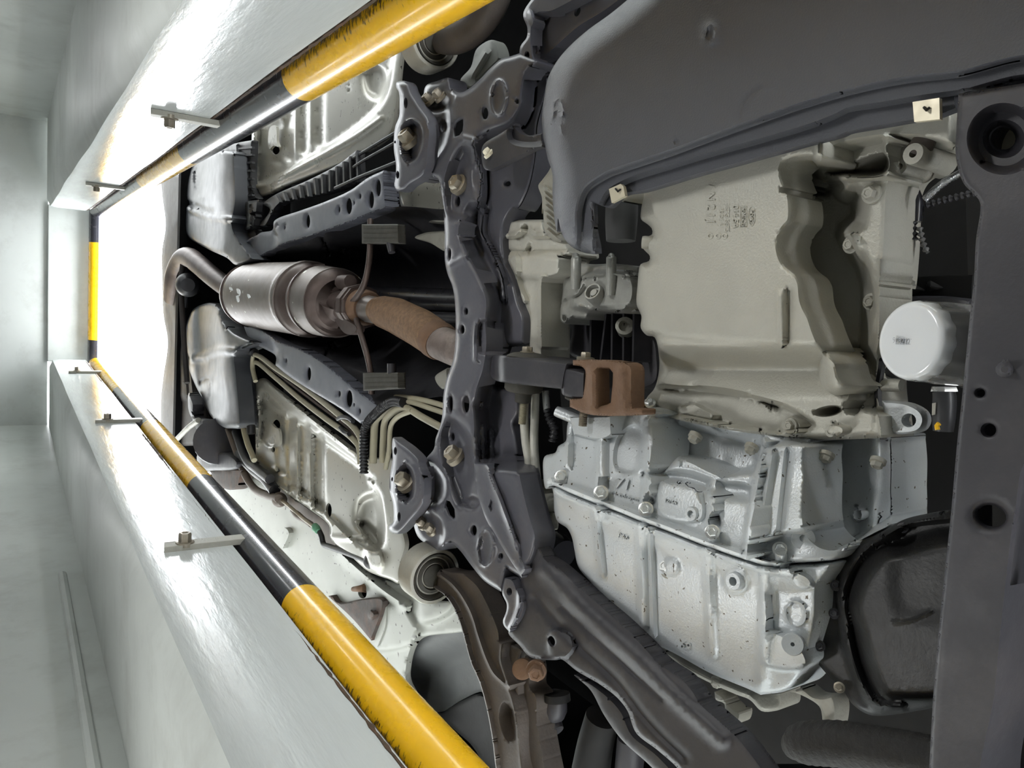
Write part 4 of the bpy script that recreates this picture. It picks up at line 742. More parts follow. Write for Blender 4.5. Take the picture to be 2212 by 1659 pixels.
# ================================================================ sill, wheel arch and rust bracket on the tube side
sill = thing('sill_panel', 'pale painted sill and floor edge speckled with dirt, lying above the yellow tube', 'body panel', P(720, 1200, .73))
so = [(470, 960, 0), (560, 1015), (650, 1100), (720, 1175), (795, 1240), (868, 1262), (905, 1290), (960, 1300), (1010, 1290), (1050, 1300), (1085, 1345, 0), (1000, 1365), (905, 1380), (890, 1400), (880, 1440), (880, 1470), (930, 1570), (760, 1500, 0), (500, 1160, 0)]
mk('sill_sheet', relief(so, .735, [line(z('t8', (680, 720), (860, 880), (1030, 1020), (1210, 1140)), 15, -.022, .9), zone(z('t8', (1010, 1150), (1100, 1130), (1200, 1150), (1260, 1240), (1300, 1290), (1300, 1400), (1150, 1480), (960, 1480)), -.010, 10), zone(z('t8', (1180, 960), (1280, 1080), (1330, 1270), (1560, 1190), (1600, 1100), (1500, 1000)), -.02, 18),
    line(z('t8', (1060, 1150), (1050, 1300), (1000, 1440)), 3, .004)], .01, 8, [pxo('t8', 858, 1035, 34, 45, -10)], roll=(5, .005)), BODYLIGHT, sill, angle=80)
mk('stud', tube([P(*z('t8', (785, 1005))[0], .725), P(*z('t8', (850, 1000))[0], .725), P(*z('t8', (885, 995))[0], .74)], [.006, .009, .012], 10), RUSTYIRON, sill)
mk('hook', relief(z('t8', (180, 630, 0), (238, 515, 0), (255, 525), (272, 560), (225, 680, 0), (205, 660)), .72, [], .02, 5), BODYLIGHT, sill)
rbk = mk('sill_bracket', relief(z('t8', (585, 1060, 0), (610, 1055), (655, 1112), (880, 1080), (1022, 1085), (1015, 1190), (980, 1290), (930, 1415, 0), (780, 1240)), .715, [bump(*z('t8', (930, 1210))[0], 10, 12, -.012, .5)], .02, 7, roll=(5, .005)), mat('dark_rusty_bracket', srgb(62, 54, 50), .7, var=.3, scale=30, bump=.4, bscale=200, dirt=(srgb(110, 72, 50), .5, 22)), label='dark rust-spotted bracket against the sill beside the yellow tube', cat='bracket')
wl = thing('wheel_arch_liner', 'dark grey curved wheel arch liner behind the control arm', 'wheel arch liner', P(960, 1450, .78))
mk('liner', relief(z('u1', (600, 760, 0), (655, 745), (672, 600), (745, 440), (765, 405), (1090, 348, 0), (1250, 400, 0), (1330, 900, 0), (1245, 868), (1100, 930), (905, 1032), (800, 980)), .76, [zone(z('u1', (660, 760), (1240, 480), (1250, 900), (900, 1050)), .05, 80)], .01, 9, roll=(5, -.004)), mat('liner_plastic', srgb(92, 94, 94), .6, var=.12, scale=10, bump=.2, bscale=200, dirt=(srgb(60, 60, 60), .4, 6)), wl)
mk('liner_strip', relief(z('u1', (742, 405), (800, 388), (1090, 342, 0), (1100, 372, 0), (800, 432), (745, 435)), .752, [], .01, 6), BLACKPLASTIC, wl, label='black rubber strip along the liner edge')
mk('tyre_side', relief(z('u1', (905, 1036, 0), (1100, 938), (1260, 880), (1400, 1000, 0), (1480, 1500, 0), (1300, 1500, 0), (1180, 1300), (1050, 1180)), .79, [], .05, 10, roll=(10, .01)), mat('tyre_rubber', srgb(30, 30, 30), .7, var=.2, scale=10, bump=.2, bscale=120), wl)

# ================================================================ perforated tunnel rails
HRL = .645
def rail2(label, out, holes, feats, name='tunnel_rail'):
    t = thing(name, label, 'rail', P(np.mean([p[0] for p in out]), np.mean([p[1] for p in out]), HRL), 'perforated rails along the exhaust tunnel')
    mk('rail_channel', relief(out, HRL, feats, .03, 6, holes, roll=(6, .007), hole_roll=(3, .002), sheet=.003), mat('rail_coating', srgb(104, 106, 116), .4, var=.1, scale=12, bump=.06, bscale=240, dirt=(srgb(74, 74, 80), .3, 8)), t); return t
ru = z('t6', (640, 862, 0), (690, 800), (750, 770), (790, 745), (880, 725), (890, 660), (925, 632), (1100, 572), (1300, 500), (1500, 410), (1640, 310), (1768, 250, 0), (1785, 480), (1792, 548, 0), (1650, 600), (1450, 680), (1200, 770), (1000, 830), (900, 872), (760, 960, 0), (700, 905))
rail2('grey perforated rail beside the black slatted cover', ru, [pxo('t6', 1162, 656, 17, 55), pxo('t6', 1411, 562, 9, 26), pxo('t6', 1487, 535, 26, 66), pxo('t6', 1578, 456, 9, 22), pxo('t6', 1531, 510, 6, 15), pxo('t6', 1666, 485, 22, 70), pxo('t6', 1721, 390, 22, 70), pxo('t6', 978, 705, 6, 18, 0, 8)],
    [zone(z('t6', (640, 900), (780, 740), (885, 722), (895, 870), (760, 980)), .018, 14), line(z('t6', (915, 690), (895, 720), (900, 770), (915, 775)), 3, .004)])
rl2 = z('t7', (645, 190, 0), (655, 168), (760, 215), (935, 322), (1100, 382), (1280, 482), (1400, 580), (1600, 742), (1720, 820, 0), (1700, 900), (1582, 975, 0), (1430, 862), (1200, 722), (1000, 592), (903, 512, 0), (905, 440), (760, 352), (690, 292))
rail2('grey perforated rail beside the bundle of beige lines', rl2, [pxo('t7', 1170, 580, 17, 54), pxo('t7', 1413, 740, 10, 25), pxo('t7', 1490, 780, 27, 70), pxo('t7', 1530, 825, 7, 14, 0, 8), pxo('t7', 1575, 878, 9, 22), pxo('t7', 990, 475, 7, 20, 0, 8)],
    [zone(z('t7', (600, 150), (800, 230), (915, 400), (905, 470), (700, 320)), .015, 12), line(z('t7', (920, 395), (912, 440), (925, 470)), 3, .004)], 'tunnel_rail.001')
# ================================================================ tunnel heat shield and propeller shaft
ts = thing('tunnel_shield', 'dark dusty heat shield lining the exhaust tunnel', 'heat shield', P(800, 620, .8))
to = z('t6', (620, 840, 0), (760, 930), (900, 862), (1200, 762), (1450, 672), (1650, 592), (1880, 540), (2212, 560, 0)) + [(1130, 450, 0), (1130, 900, 0)] + z('t7', (2212, 760, 0), (1900, 800), (1720, 830), (1600, 752), (1280, 492), (935, 332), (640, 190, 0))
th = tps([(520, 530, .67), (560, 555, .68), (700, 510, .67), (860, 450, .67), (1000, 450, .68), (520, 700, .67), (640, 750, .67), (780, 840, .67), (960, 880, .67), (1100, 880, .67), (620, 600, .80), (620, 690, .80), (800, 560, .84), (800, 700, .86), (950, 560, .88), (950, 720, .88), (1100, 640, .90)])
mk('shield_sheet', relief(to, th, [line(z('t6', (1280, 770), (1300, 850), (1420, 910), (1520, 960)), 7, .012), line(z('t7', (1290, 470), (1320, 400), (1500, 350), (1520, 300)), 7, .012), line(z('t6', (900, 860), (1200, 880), (1500, 930)), 16, -.01), line(z('t7', (1000, 300), (1500, 500), (1900, 640)), 14, -.01)], .005, 10), SHIELD, ts, angle=80)
mk('shield_corner', relief(z('u3', (170, 232), (250, 195), (420, 178, 0), (430, 350, 0), (400, 340), (300, 280)), .70, [], .02, 6, roll=(5, .005)), DIRTYALU, ts, label='pale crinkled corner of the shield by the subframe')
mk('shield_corner', relief(z('u3', (330, 1345), (430, 1270, 0), (440, 1420, 0), (390, 1440)), .70, [], .02, 6, roll=(5, .005)), DIRTYALU, ts, label='small pale corner of the shield under the subframe')
ps = thing('propeller_shaft', 'black propeller shaft running above the flexible exhaust section', 'shaft', P(900, 650, .78))
mk('shaft_tube', tube([P(720, 640, .78), P(860, 645, .78), P(1050, 652, .78)], [26*S(720, 640, .78), 25*S(860, 645, .78), 26*S(1050, 652, .78)], 24), mat('shaft_black', srgb(44, 44, 48), .3, var=.1, scale=20), ps)
mk('shaft_pipe', tube([P(800, 682, .76), P(1050, 690, .76)], [9*S(800, 682, .76), 11*S(1050, 690, .76)], 12), SHIELD, ps)

# ================================================================ exhaust
ex = thing('exhaust', 'weathered exhaust with a silencer, converter, clamp and brown braided flex section', 'exhaust', P(650, 640, .66))
def along(pts):                           # (px, py, h, radius_px) -> world points, radii
    R = [r*S(a, b, h) for a, b, h, r in pts]     # the pixels were read off the underside of the round sections
    return [P(a, b, h-r)+np.array([0, 0, r]) for (a, b, h, _), r in zip(pts, R)], R
def ex_part(name, pts, m, n=32, label=None, smooth=False, flat=1., **k):
    w_, r_ = along(pts); return mk(name, tube(w_, r_, n, smooth=smooth, flat=flat, **k), m, ex, label=label, angle=32)
ex_part('silencer', [(474, 634, .675, 40), (476, 634, .675, 55), (482, 634, .675, 60), (500, 635, .675, 62), (580, 641, .675, 70), (583, 641, .675, 72), (588, 642, .675, 72)], EXH, 40)
ex_part('silencer_rim', [(473, 634, .675, 57), (475, 634, .675, 60), (477, 634, .675, 58)], EXHDARK, 40)
ex_part('silencer_end', [(584, 642, .675, 71), (600, 643, .675, 69), (612, 644, .675, 64), (626, 645, .675, 58)], EXHDARK, 40, 'dark end of the silencer')  # tapering end section in the darker steel
ex_part('converter_rim', [(616, 645, .67, 66), (620, 645, .67, 70), (624, 645, .67, 67)], EXHDARK, 40)
ex_part('converter', [(617, 645, .67, 62), (622, 645, .67, 66), (656, 650, .67, 66), (664, 651, .67, 62), (690, 655, .67, 44), (702, 657, .67, 30), (722, 659, .67, 29)], EXHDARK, 40)
ex_part('converter_band', [(619, 645, .67, 67.5), (654, 650, .67, 67.5)], EXH, 40, 'lighter bare steel band round the converter')
for a, b in (((499, 628), (4, 8)), ((515, 632), (4, 9)), ((513, 645), (3, 8)), ((537, 640), (3, 5))):
    mk('paint_chip', relief([(a[0]-b[0], a[1]-b[1]), (a[0]+b[0]*.5, a[1]-b[1]*.7), (a[0]+b[0], a[1]+b[1]*.5), (a[0], a[1]+b[1]), (a[0]-b[0]*.6, a[1]+b[1]*.3)], .675-63.5*S(510, 634, .675)+.0012, [], .004, 4, ds=3), WHITE, ex, label='pale scraped mark on the silencer')
ex_part('flange', [(722, 659, .668, 44), (727, 660, .668, 46), (731, 660, .668, 46)], EXHDARK, 10, 'oval bolted flange'); ex_part('flange', [(734, 661, .668, 44), (738, 661, .668, 45), (742, 661, .668, 42)], EXHDARK, 10)
ex_part('clamp', [(740, 661, .667, 36), (746, 662, .667, 38), (758, 663, .667, 36), (764, 664, .667, 33)], RUSTYIRON, 28, 'brown clamp ring')
mk('clamp_bolt', tube([P(738, 610, .66), P(757, 608, .66)], [.018, .016], 10), EXHDARK, ex); mk('clamp_plate', relief([(722, 690, 0), (742, 688, 0), (770, 708), (762, 722), (745, 720)], .63, [], .02, 6), EXHDARK, ex)
ex_part('pipe', [(750, 662, .667, 28), (800, 672, .665, 28)], EXH, 28)
ex_part('flex_section', [(790, 668, .662, 27), (797, 672, .66, 33), (820, 680, .66, 37), (870, 707, .655, 40), (900, 727, .652, 40), (908, 733, .652, 39)], FLEX, 36)
ex_part('flex_collar', [(902, 730, .651, 40.5), (912, 736, .651, 41), (920, 741, .651, 38)], RUSTYIRON, 36, 'tan crimped collar of the flex section')
ex_part('front_pipe', [(910, 735, .65, 35), (930, 744, .65, 36), (960, 757, .652, 36), (1000, 775, .66, 34), (1060, 800, .70, 34)], mat('sooty_pipe', srgb(120, 108, 102), .6, metal=.4, var=.25, scale=24, bump=.4, bscale=200, dirt=(srgb(190, 180, 170), .35, 28)), 28, 'mottled front pipe entering behind the subframe', True)
ex_part('tail_pipe', [(484, 628, .69, 18), (470, 620, .69, 20), (440, 598, .685, 20), (405, 568, .68, 20), (388, 555, .68, 20), (374, 556, .68, 20), (362, 575, .68, 20), (355, 600, .68, 20), (352, 640, .70, 20)], EXHDARK, 20, None, True)
def hanger(rod, blk, h, label):
    mk('hanger_rod', tube([P(a, b, h_) for a, b, h_ in rod], 6.5*S(rod[1][0], rod[1][1], rod[1][2]), 12), EXHDARK, ex)
    t = thing('rubber_hanger', label, 'hanger', P(blk[0][0], blk[0][1], h), 'rubber blocks hanging the exhaust')
    mk('rubber_block', relief([(a, b, 0) for a, b in blk], h, [line([(blk[0][0], blk[0][1]+k), (blk[1][0], blk[1][1]+k)], 2.5, .001, .9, False) for k in (10, 20, 30)], .014, 5, roll=(4, .004)), RUBBER, t)
    return t
hu = hanger([(742, 664, .64), (765, 648, .635), (788, 610, .63), (798, 560, .63), (800, 510, .635), (800, 475, .64)], [p[:2] for p in z('t6', (1590, 680), (1885, 678), (1890, 832), (1592, 834))], .622, 'ridged rubber exhaust hanger by the rail with the slatted cover')
hl = hanger([(770, 690, .64), (782, 730, .635), (796, 780, .63), (802, 815, .635), (803, 850, .64)], [p[:2] for p in z('t7', (1600, 572), (1885, 570), (1888, 700), (1603, 716))], .622, 'ridged rubber exhaust hanger by the beige lines')
mk('hanger_pin', tube([P(*z('t6', (1820, 830))[0], .63), P(*z('t6', (1830, 905))[0], .63)], [.009, .007], 10), DARKCOAT, hu); mk('hanger_pin', tube([P(*z('t7', (1830, 500))[0], .63), P(*z('t7', (1830, 580))[0], .63)], [.009, .009], 10), DARKCOAT, hl)

mk('arch_panel', relief(z('u2', (860, 330), (960, 400), (1060, 300), (1160, 200), (1240, 110), (1180, -60), (1020, 20), (960, 200)), .725, [line(z('u2', (980, 260), (1100, 60)), 10, -.01)], .02, 9, roll=(6, .006)), mat('shaded_body_paint', srgb(104, 106, 102), .55, var=.1, scale=8), None, 'pale body panel in a shaded grey behind the bush half hidden by the long yellow tube', 'body panel')  # pale bodywork in a dimmed tone, its shade put into the colour
# ================================================================ fuel tank saddles and rear underbody
HT2 = .625
tk = thing('fuel_tank', 'dark smooth tank saddle behind the slatted cover, with a moulded belt', 'fuel tank', P(450, 470, HT2), 'tank saddles either side of the silencer')
to1 = z('t6', (240, 225), (300, 150, 0), (470, 90, 0), (590, 100, 0), (600, 500), (575, 700), (640, 830), (745, 965, 0), (590, 1005), (520, 950), (380, 885), (225, 795), (180, 740), (178, 570), (205, 525), (186, 470), (190, 400))
mk('tank_shell', relief(to1, HT2, [zone(z('t6', (100, 100), (358, 100), (362, 500), (385, 620), (358, 880), (100, 900)), .07, 70), line(z('t6', (190, 505), (290, 545), (400, 590)), 8, .012), line(z('t6', (190, 540), (380, 620), (600, 640)), 9, -.012), line(z('t6', (265, 230), (275, 400), (340, 490)), 4, .008)], .05, 7, roll=(9, .02)), TANK, tk, angle=80)
tk2 = thing('fuel_tank.001', 'dark smooth tank saddle near the beige lines, with a recessed cap', 'fuel tank', P(460, 790, HT2), 'tank saddles either side of the silencer')
to2 = z('t7', (190, 200), (215, 130), (255, 60), (400, 15), (470, 60), (485, 130), (570, 240), (745, 335), (610, 420), (615, 600), (640, 900), (635, 1010), (560, 1015), (500, 1010), (400, 930), (310, 760), (208, 540), (216, 450), (190, 400))
mk('tank_shell', relief(to2, HT2, [zone(z('t7', (100, 0), (400, 20), (395, 200), (420, 380), (405, 520), (425, 900), (380, 940), (100, 700)), .06, 60), line(z('t7', (210, 455), (330, 440), (440, 395), (600, 400)), 12, -.014), line(z('t7', (390, 640), (385, 740), (365, 805)), 4, .006), line(z('t7', (310, 800), (312, 640), (335, 615), (395, 620)), 4, .006)], .05, 7, roll=(12, .03)), TANK, tk2, angle=80)
rs = thing('rear_subframe', 'dark brown rear axle carrier at the bright far end', 'subframe', P(380, 640, .64))
mk('carrier', relief(z('t2', (1275, -160, 0), (1290, 0), (1318, 250), (1290, 450), (1292, 700), (1300, 950), (1335, 1180), (1300, 1450), (1280, 1659), (1300, 1900), (1420, 2000), (1600, 1980, 0), (1560, 1659), (1520, 1300), (1480, 1000), (1470, 560), (1490, 200), (1500, -160, 0)), .70, [line(z('t2', (1440, 0), (1410, 240)), 6, -.006), line(z('t2', (1400, 800), (1460, 1600)), 12, -.015)], .05, 8, roll=(8, .012)), mat('rear_brown', srgb(40, 35, 34), .65, var=.25, scale=12, dirt=(srgb(70, 56, 50), .4, 14)), rs)
mk('differential', join(lathe(P(*z('t2', (1500, 720))[0], .685), (0, -1, -.2), [(.01, 0), (.035, .005), (.05, .03), (.055, .06), (.045, .10), (.03, .12), (.01, .12)], 28), tube(pxp(z('t2', (1400, 640), (1480, 600), (1470, 900)), .68), .014, 12)), SHIELD, rs)
mk('stabiliser_bar', tube(pxp(z('t2', (1455, 560), (1440, 700), (1450, 900), (1470, 1250), (1490, 1500)), .66), .012, 12), MATS['rear_brown'], rs)
rb2 = thing('rear_damper', 'dark round damper mount beside the rim tube at the rear', 'damper', P(470, 930, .66))
c = P(*z('t3', (1740, 420))[0], .67)
mk('damper_cup', lathe(c, (-.5, -1, -.2), [(.02, -.12), (.07, -.11), (.075, -.02), (.09, -.01), (.092, .01), (.06, .02), (.02, .02)], 26), DARKCOAT, rb2)
mk('damper_arm', relief(z('t3', (1570, 530), (1640, 510), (1820, 515), (1900, 580), (1890, 630), (1720, 650), (1600, 640)), .66, [], .05, 7, roll=(8, .012)), DARKCOAT, rb2); mk('rear_plate', relief(z('t3', (1670, 655, 0), (1740, 640), (1930, 640, 0), (1915, 720), (1885, 790), (1830, 805), (1730, 760)), .675, [], .04, 7, roll=(5, .006)), MATS['dark_rusty_bracket'], rb2)
mk('brake_rod', tube(pxp(z('t3', (1410, 400), (1500, 310), (1580, 250)), .645), .012, 10), DIRTYALU, rb2); mk('rear_link', relief(z('t3', (1505, 30), (1550, 120), (1550, 230), (1620, 250), (1640, 330), (1590, 360), (1540, 260), (1500, 160)), .65, [], .04, 7, roll=(7, .01)), DARKCOAT, rb2)

# ================================================================ black covers between tank and floor panel
bc = thing('ribbed_cover', 'black ribbed plastic strip between the tank saddle and the silver floor panel', 'cover', P(530, 400, .67))
mk('cover_channel', relief(z('t6', (480, 90, 0), (570, 40), (720, 10, 0), (718, 390), (765, 478, 0), (600, 520), (540, 520, 0), (560, 400), (490, 220)), .675, [line(z('t6', (590, 50), (600, 250), (605, 500)), 6, -.01)], .02, 7, roll=(5, .006)), BLACKPLASTIC, bc)
for k, y in enumerate((105, 160, 215, 265, 315, 370, 420)): mk('rib', relief(z('t6', (500+k*5, y, 0), (590, y-25, 0), (595, y-8, 0), (505+k*5, y+16, 0)), .668, [], .012, 5), TANK, bc)  # this row in lighter plastic: stripe highlights put into the colour
for k, y in enumerate((70, 130, 190, 255, 320, 385, 450)): mk('rib', relief(z('t6', (605, y, 0), (715, y-12, 0), (717, y+4, 0), (607, y+14, 0)), .668, [], .01, 5), BLACKPLASTIC, bc)
cb = thing('corner_clip', 'rounded black corner clip with a star-shaped hole at the end of the slatted cover', 'clip', P(530, 470, .655))
star = [(725+(30 if k % 2 else 16)*math.cos(k*math.pi/5), 597+(36 if k % 2 else 18)*math.sin(k*math.pi/5)) for k in range(10)]
mk('clip_body', relief(z('t6', (572, 560), (600, 530), (690, 495), (772, 485, 0), (765, 560), (745, 665), (740, 700), (690, 722), (600, 735), (575, 690)), .655, [line(z('t6', (690, 510), (700, 620), (690, 720)), 5, -.006), zone(z('t6', (560, 520), (640, 520), (640, 740), (560, 740)), .03, 20)], .02, 6, [pz('t6', *star)], roll=(7, .008)), BLACKPLASTIC, cb)
mk('clip_skirt', relief(z('t6', (572, 735, 0), (690, 735), (745, 720), (760, 800), (690, 850), (640, 840), (590, 790)), .675, [], .02, 6, roll=(6, .006)), BLACKPLASTIC, cb)
sc = thing('slatted_cover', 'long black slatted plastic duct between the silver floor panel and the rail', 'cover', P(680, 380, .66))
mk('duct', relief(z('t6', (770, 690, 0), (860, 560), (790, 520, 0), (900, 445), (1180, 322), (1400, 205), (1552, 90, 0), (1562, 352, 0), (1300, 432), (960, 505), (900, 560), (880, 600), (820, 700)), .672, [], .02, 7, roll=(5, .006)), BLACKPLASTIC, sc)
def lerp(a, b, t): return (a[0]+(b[0]-a[0])*t, a[1]+(b[1]-a[1])*t)
edge_t = curve([(900, 448), (1180, 325), (1400, 208), (1545, 98)], False, 4); edge_b = curve([(930, 510), (1300, 432), (1556, 345)], False, 4)
for k in range(12):
    t = k/11; a = edge_t[int(t*(len(edge_t)-1))]; b = edge_b[int(t*(len(edge_b)-1))]
    mk('slat', relief(z('t6', (a[0]-5, a[1]+4, 0), (a[0]+7, a[1]-2, 0), (b[0]+7, b[1]-8, 0), (b[0]-5, b[1]-4, 0)), .663, [], .01, 5), TANK if k in (4, 11) else BLACKPLASTIC, sc)
def line_thing(name, label, pts, r_px, m, cat='pipe', group=None, wave=None, n=10, h=None):
    p = pxp(pts, h); r = r_px*S(pts[len(pts)//2][0], pts[len(pts)//2][1], h or pts[0][2])
    return mk(name, tube(p, r, n, ds=(wave[0]/5 if wave else .012), wave=wave), m, None, label, cat, group)
line_thing('black_pipe', 'thin black pipe just above the slatted cover, nearest the floor panel', z('t5', (780, 1265), (860, 1215), (1000, 1130), (1150, 1040)), 3.5, BLACKPLASTIC, h=.668)
line_thing('black_pipe', 'thin black pipe in the middle of the three leaving the slatted cover', z('t5', (790, 1330), (870, 1278), (1000, 1205), (1150, 1120)), 3.5, BLACKPLASTIC, h=.664)
line_thing('black_pipe', 'thin black pipe lying along the perforated rail below the slatted cover', z('t5', (640, 1500), (850, 1405), (1000, 1345), (1150, 1285)), 4, BLACKPLASTIC, h=.66)

# ================================================================ bundle of brake and fuel lines
G = 'beige lines along the floor'
line_thing('brake_line', 'beige line closest to the rail, long run over the silver panel', z('t7', (745, 640), (720, 520), (728, 440), (770, 440), (900, 535), (1130, 690), (1400, 900), (1545, 1030), (1590, 1120), (1600, 1250)), 6.0, BEIGE, group=G, h=.668)
line_thing('brake_line', 'beige line second from the rail over the silver panel', z('t7', (735, 600), (722, 510), (745, 490), (900, 610), (1080, 765), (1300, 935), (1520, 1100), (1570, 1170), (1580, 1300)), 5.5, BEIGE, group=G, h=.674)
line_thing('brake_line', 'thin brown line tucked between the two long beige ones', z('t7', (780, 470), (1000, 640), (1250, 830), (1450, 980), (1560, 1090)), 3.5, EXHDARK, group=G, h=.682)
line_thing('brake_line', 'thick beige line turning down beside the black conduit', z('t7', (1680, 1290), (1688, 1100), (1700, 960), (1770, 890), (1880, 820), (1960, 800)), 8.5, BEIGE, group=G, h=.655)
line_thing('brake_line', 'beige line bending in the middle of the three beside the conduit', z('t7', (1755, 1285), (1762, 1100), (1775, 960), (1850, 880), (1930, 850), (2080, 930), (2300, 1050)), 7.5, BEIGE, group=G, h=.648)
line_thing('brake_line', 'beige line bending nearest the brace plate', z('t7', (1780, 1335), (1808, 1200), (1822, 1000), (1870, 930), (1990, 875)), 5.5, BEIGE, group=G, h=.645)
line_thing('brake_line', 'straight beige line vanishing behind the subframe above its neighbours', z('t7', (1860, 765), (1950, 770), (2080, 790), (2300, 850)), 6, BEIGE, group=G, h=.655)
line_thing('brake_line', 'straight beige line vanishing behind the subframe between two others', z('t7', (1880, 790), (2000, 810), (2120, 850), (2300, 910)), 6, BEIGE, group=G, h=.652)
line_thing('conduit', 'black corrugated conduit bent around the beige lines', z('t7', (1608, 1375), (1606, 1200), (1612, 1050), (1640, 970), (1710, 890), (1790, 825), (1850, 800), (1925, 810)), 9.5, BLACKPLASTIC, 'conduit', None, (.0075, .0014), 14, h=.642)
line_thing('line_clip', 'black clip holding the beige lines against the rail', z('t7', (1400, 940), (1440, 925), (1490, 935), (1520, 960)), 5, BLACKPLASTIC, 'clip', h=.66); line_thing('line_clip', 'black clip gripping the outer beige line over the panel', z('t7', (1420, 1010), (1460, 1050), (1490, 1060)), 5, BLACKPLASTIC, 'clip', h=.665)
line_thing('hose', 'black hose running down beside the tank saddle', z('t7', (740, 415), (690, 400), (640, 425), (618, 480), (640, 640), (680, 820), (705, 960), (712, 1060)), 9, BLACKPLASTIC, 'hose', h=.668)
line_thing('hose', 'brown hose following the black one beside the tank saddle', z('t7', (605, 460), (628, 640), (645, 820), (650, 1000), (680, 1130), (720, 1230), (735, 1270)), 6, BEIGE, 'hose', h=.664)
line_thing('hose', 'brown hose looping over the pale sill towards the cable grommet', z('t7', (530, 1020), (570, 1130), (610, 1240), (660, 1380), (730, 1490), (830, 1545), (930, 1575)), 8, mat('brown_hose', srgb(92, 82, 74), .55, var=.2, scale=20), 'hose', h=.69)
line_thing('hose', 'dark hose between the tank saddle and the silver panel edge', z('t7', (590, 1040), (620, 1130), (680, 1270), (760, 1340), (860, 1420)), 10, BLACKPLASTIC, 'hose', h=.685)
bcab = thing('brake_cable', 'handbrake cable with a round grommet and a green seal along the panel edge', 'cable', P(*z('t8', (300, 360))[0], .70))
def cpart(name, t, pts, r, m, h, label=None, n=12): p = z(t, *pts); return mk(name, tube(pxp(p, h), [q*S(p[0][0], p[0][1], h) for q in r] if isinstance(r, (list, tuple)) else r*S(p[0][0], p[0][1], h), n), m, bcab, label=label)
cpart('rod', 't8', [(220, 300), (260, 330), (360, 420), (490, 520)], 4, ZINC, .70); cpart('outer_sleeve', 't8', [(-120, -70), (0, 60), (90, 130), (160, 220)], 11, BLACKPLASTIC, .695); cpart('sleeve', 't8', [(505, 525), (535, 590), (545, 640), (600, 668), (720, 710), (860, 765), (930, 800)], 6, BLACKPLASTIC, .705)
cpart('grommet', 't8', [(170, 265), (190, 285), (205, 300), (220, 312)], [6, 15, 15, 8], MATS['brown_hose'], .70, None, 18); cpart('seal', 't8', [(478, 500), (490, 520), (505, 545)], [7, 9, 6], GREEN, .70, 'small green seal'); cpart('link', 't8', [(300, 380), (340, 415), (390, 450), (450, 490)], [5, 8, 6, 6], MATS['brown_hose'], .703)
c = P(*z('t8', (930, 785))[0], .705); s_ = S(*z('t8', (930, 785))[0], .705); mk('end_grommet', lathe(c, (-.6, -.7, -.4), [(14*s_, -.01), (17*s_, 0), (17*s_, .008), (12*s_, .016), (5*s_, .018)], 24), BLACKPLASTIC, bcab)
mk('edge_channel', relief(z('t8', (-40, 10), (60, 70), (240, 235), (430, 370), (590, 500), (605, 590), (640, 655), (560, 660), (520, 560), (420, 470), (240, 340), (100, 200), (-60, 60)), .725, [], .01, 7), MATS['brown_hose'], bcab)

# ================================================================ castings and pipes between subframe and engine
PALECAST = mat('pale_casting', srgb(196, 194, 184), .5, metal=.25, var=.08, scale=12, bump=.25, bscale=300, dirt=(srgb(130, 126, 114), .35, 9))
pt = thing('transfer_case', 'dusty pale transfer casting behind the subframe', 'casting', P(1150, 600, .68))
po = z('u3', (900, 92, 0), (1192, 90, 0), (1215, 180), (1290, 250), (1390, 290), (1418, 370), (1345, 400), (1320, 530), (1250, 560), (1200, 640), (1192, 830), (1192, 1200, 0), (1055, 1200, 0), (1048, 860), (1005, 700), (955, 540), (910, 430), (878, 260), (888, 180))
mk('case', relief(po, .65, [line(z('u3', (880, 220), (980, 215), (1000, 190), (1090, 190), (1110, 215), (1240, 215)), 7, -.012), line(z('u3', (970, 380), (985, 560), (1040, 740)), 5, -.01), line(z('u3', (1180, 540), (1175, 700), (1180, 1100)), 5, -.01), line(z('u3', (920, 340), (1400, 330)), 4, .004), zone(z('u3', (900, 400), (1340, 400), (1310, 540), (1010, 545)), -.012, 12), bump(*z('u3', (1085, 320))[0], 5, 10, .01, .5), bump(*z('u3', (1050, 165))[0], 8, 12, .02, .4)], .05, 7, roll=(8, .012)), PALECAST, pt, angle=75)
pc = thing('steering_housing', 'grey cast housing with round plug and bosses between subframe and oil pan', 'casting', P(1300, 620, .66))
so2 = z('u3', (1412, 470), (1470, 440), (1600, 445), (1760, 440), (1965, 462, 0), (1950, 600), (1945, 830, 0), (1800, 835), (1580, 825), (1545, 882), (1440, 878), (1400, 900), (1368, 922), (1335, 900), (1328, 840), (1345, 690), (1362, 560), (1405, 540))
mk('housing', relief(so2, .66, [zone(z('u3', (1500, 545), (1900, 545), (1900, 770), (1650, 800), (1450, 780), (1400, 700)), -.02, 16), line(z('u3', (1500, 545), (1690, 520), (1860, 520), (1960, 540)), 6, -.01), line(z('u3', (1330, 760), (1480, 690), (1520, 640)), 5, .008), line(z('u3', (1430, 780), (1620, 820), (1840, 810)), 8, -.008), bump(*z('u3', (1365, 875))[0], 5, 8, .01, .5)], .05, 6, roll=(9, .012)), mat('grey_casting', srgb(164, 164, 158), .45, metal=.35, var=.12, scale=12, bump=.25, bscale=300, dirt=(srgb(80, 78, 72), .4, 9)), pc, angle=75)
for x, y0, y1, r in ((1455, 400, 640, 11), (1735, 395, 690, 11), (1450, 380, 420, 8), (1735, 380, 420, 7)):
    a, b = z('u3', (x, y0), (x-5, y1)); mk('boss', tube([P(*a, .638), P(a[0]+.3*(b[0]-a[0]), a[1]+.3*(b[1]-a[1]), .635), P(*b, .638)], [r*S(*a, .645), r*S(*a, .645), r*.95*S(*a, .645)], 16), MATS['grey_casting'], pc)
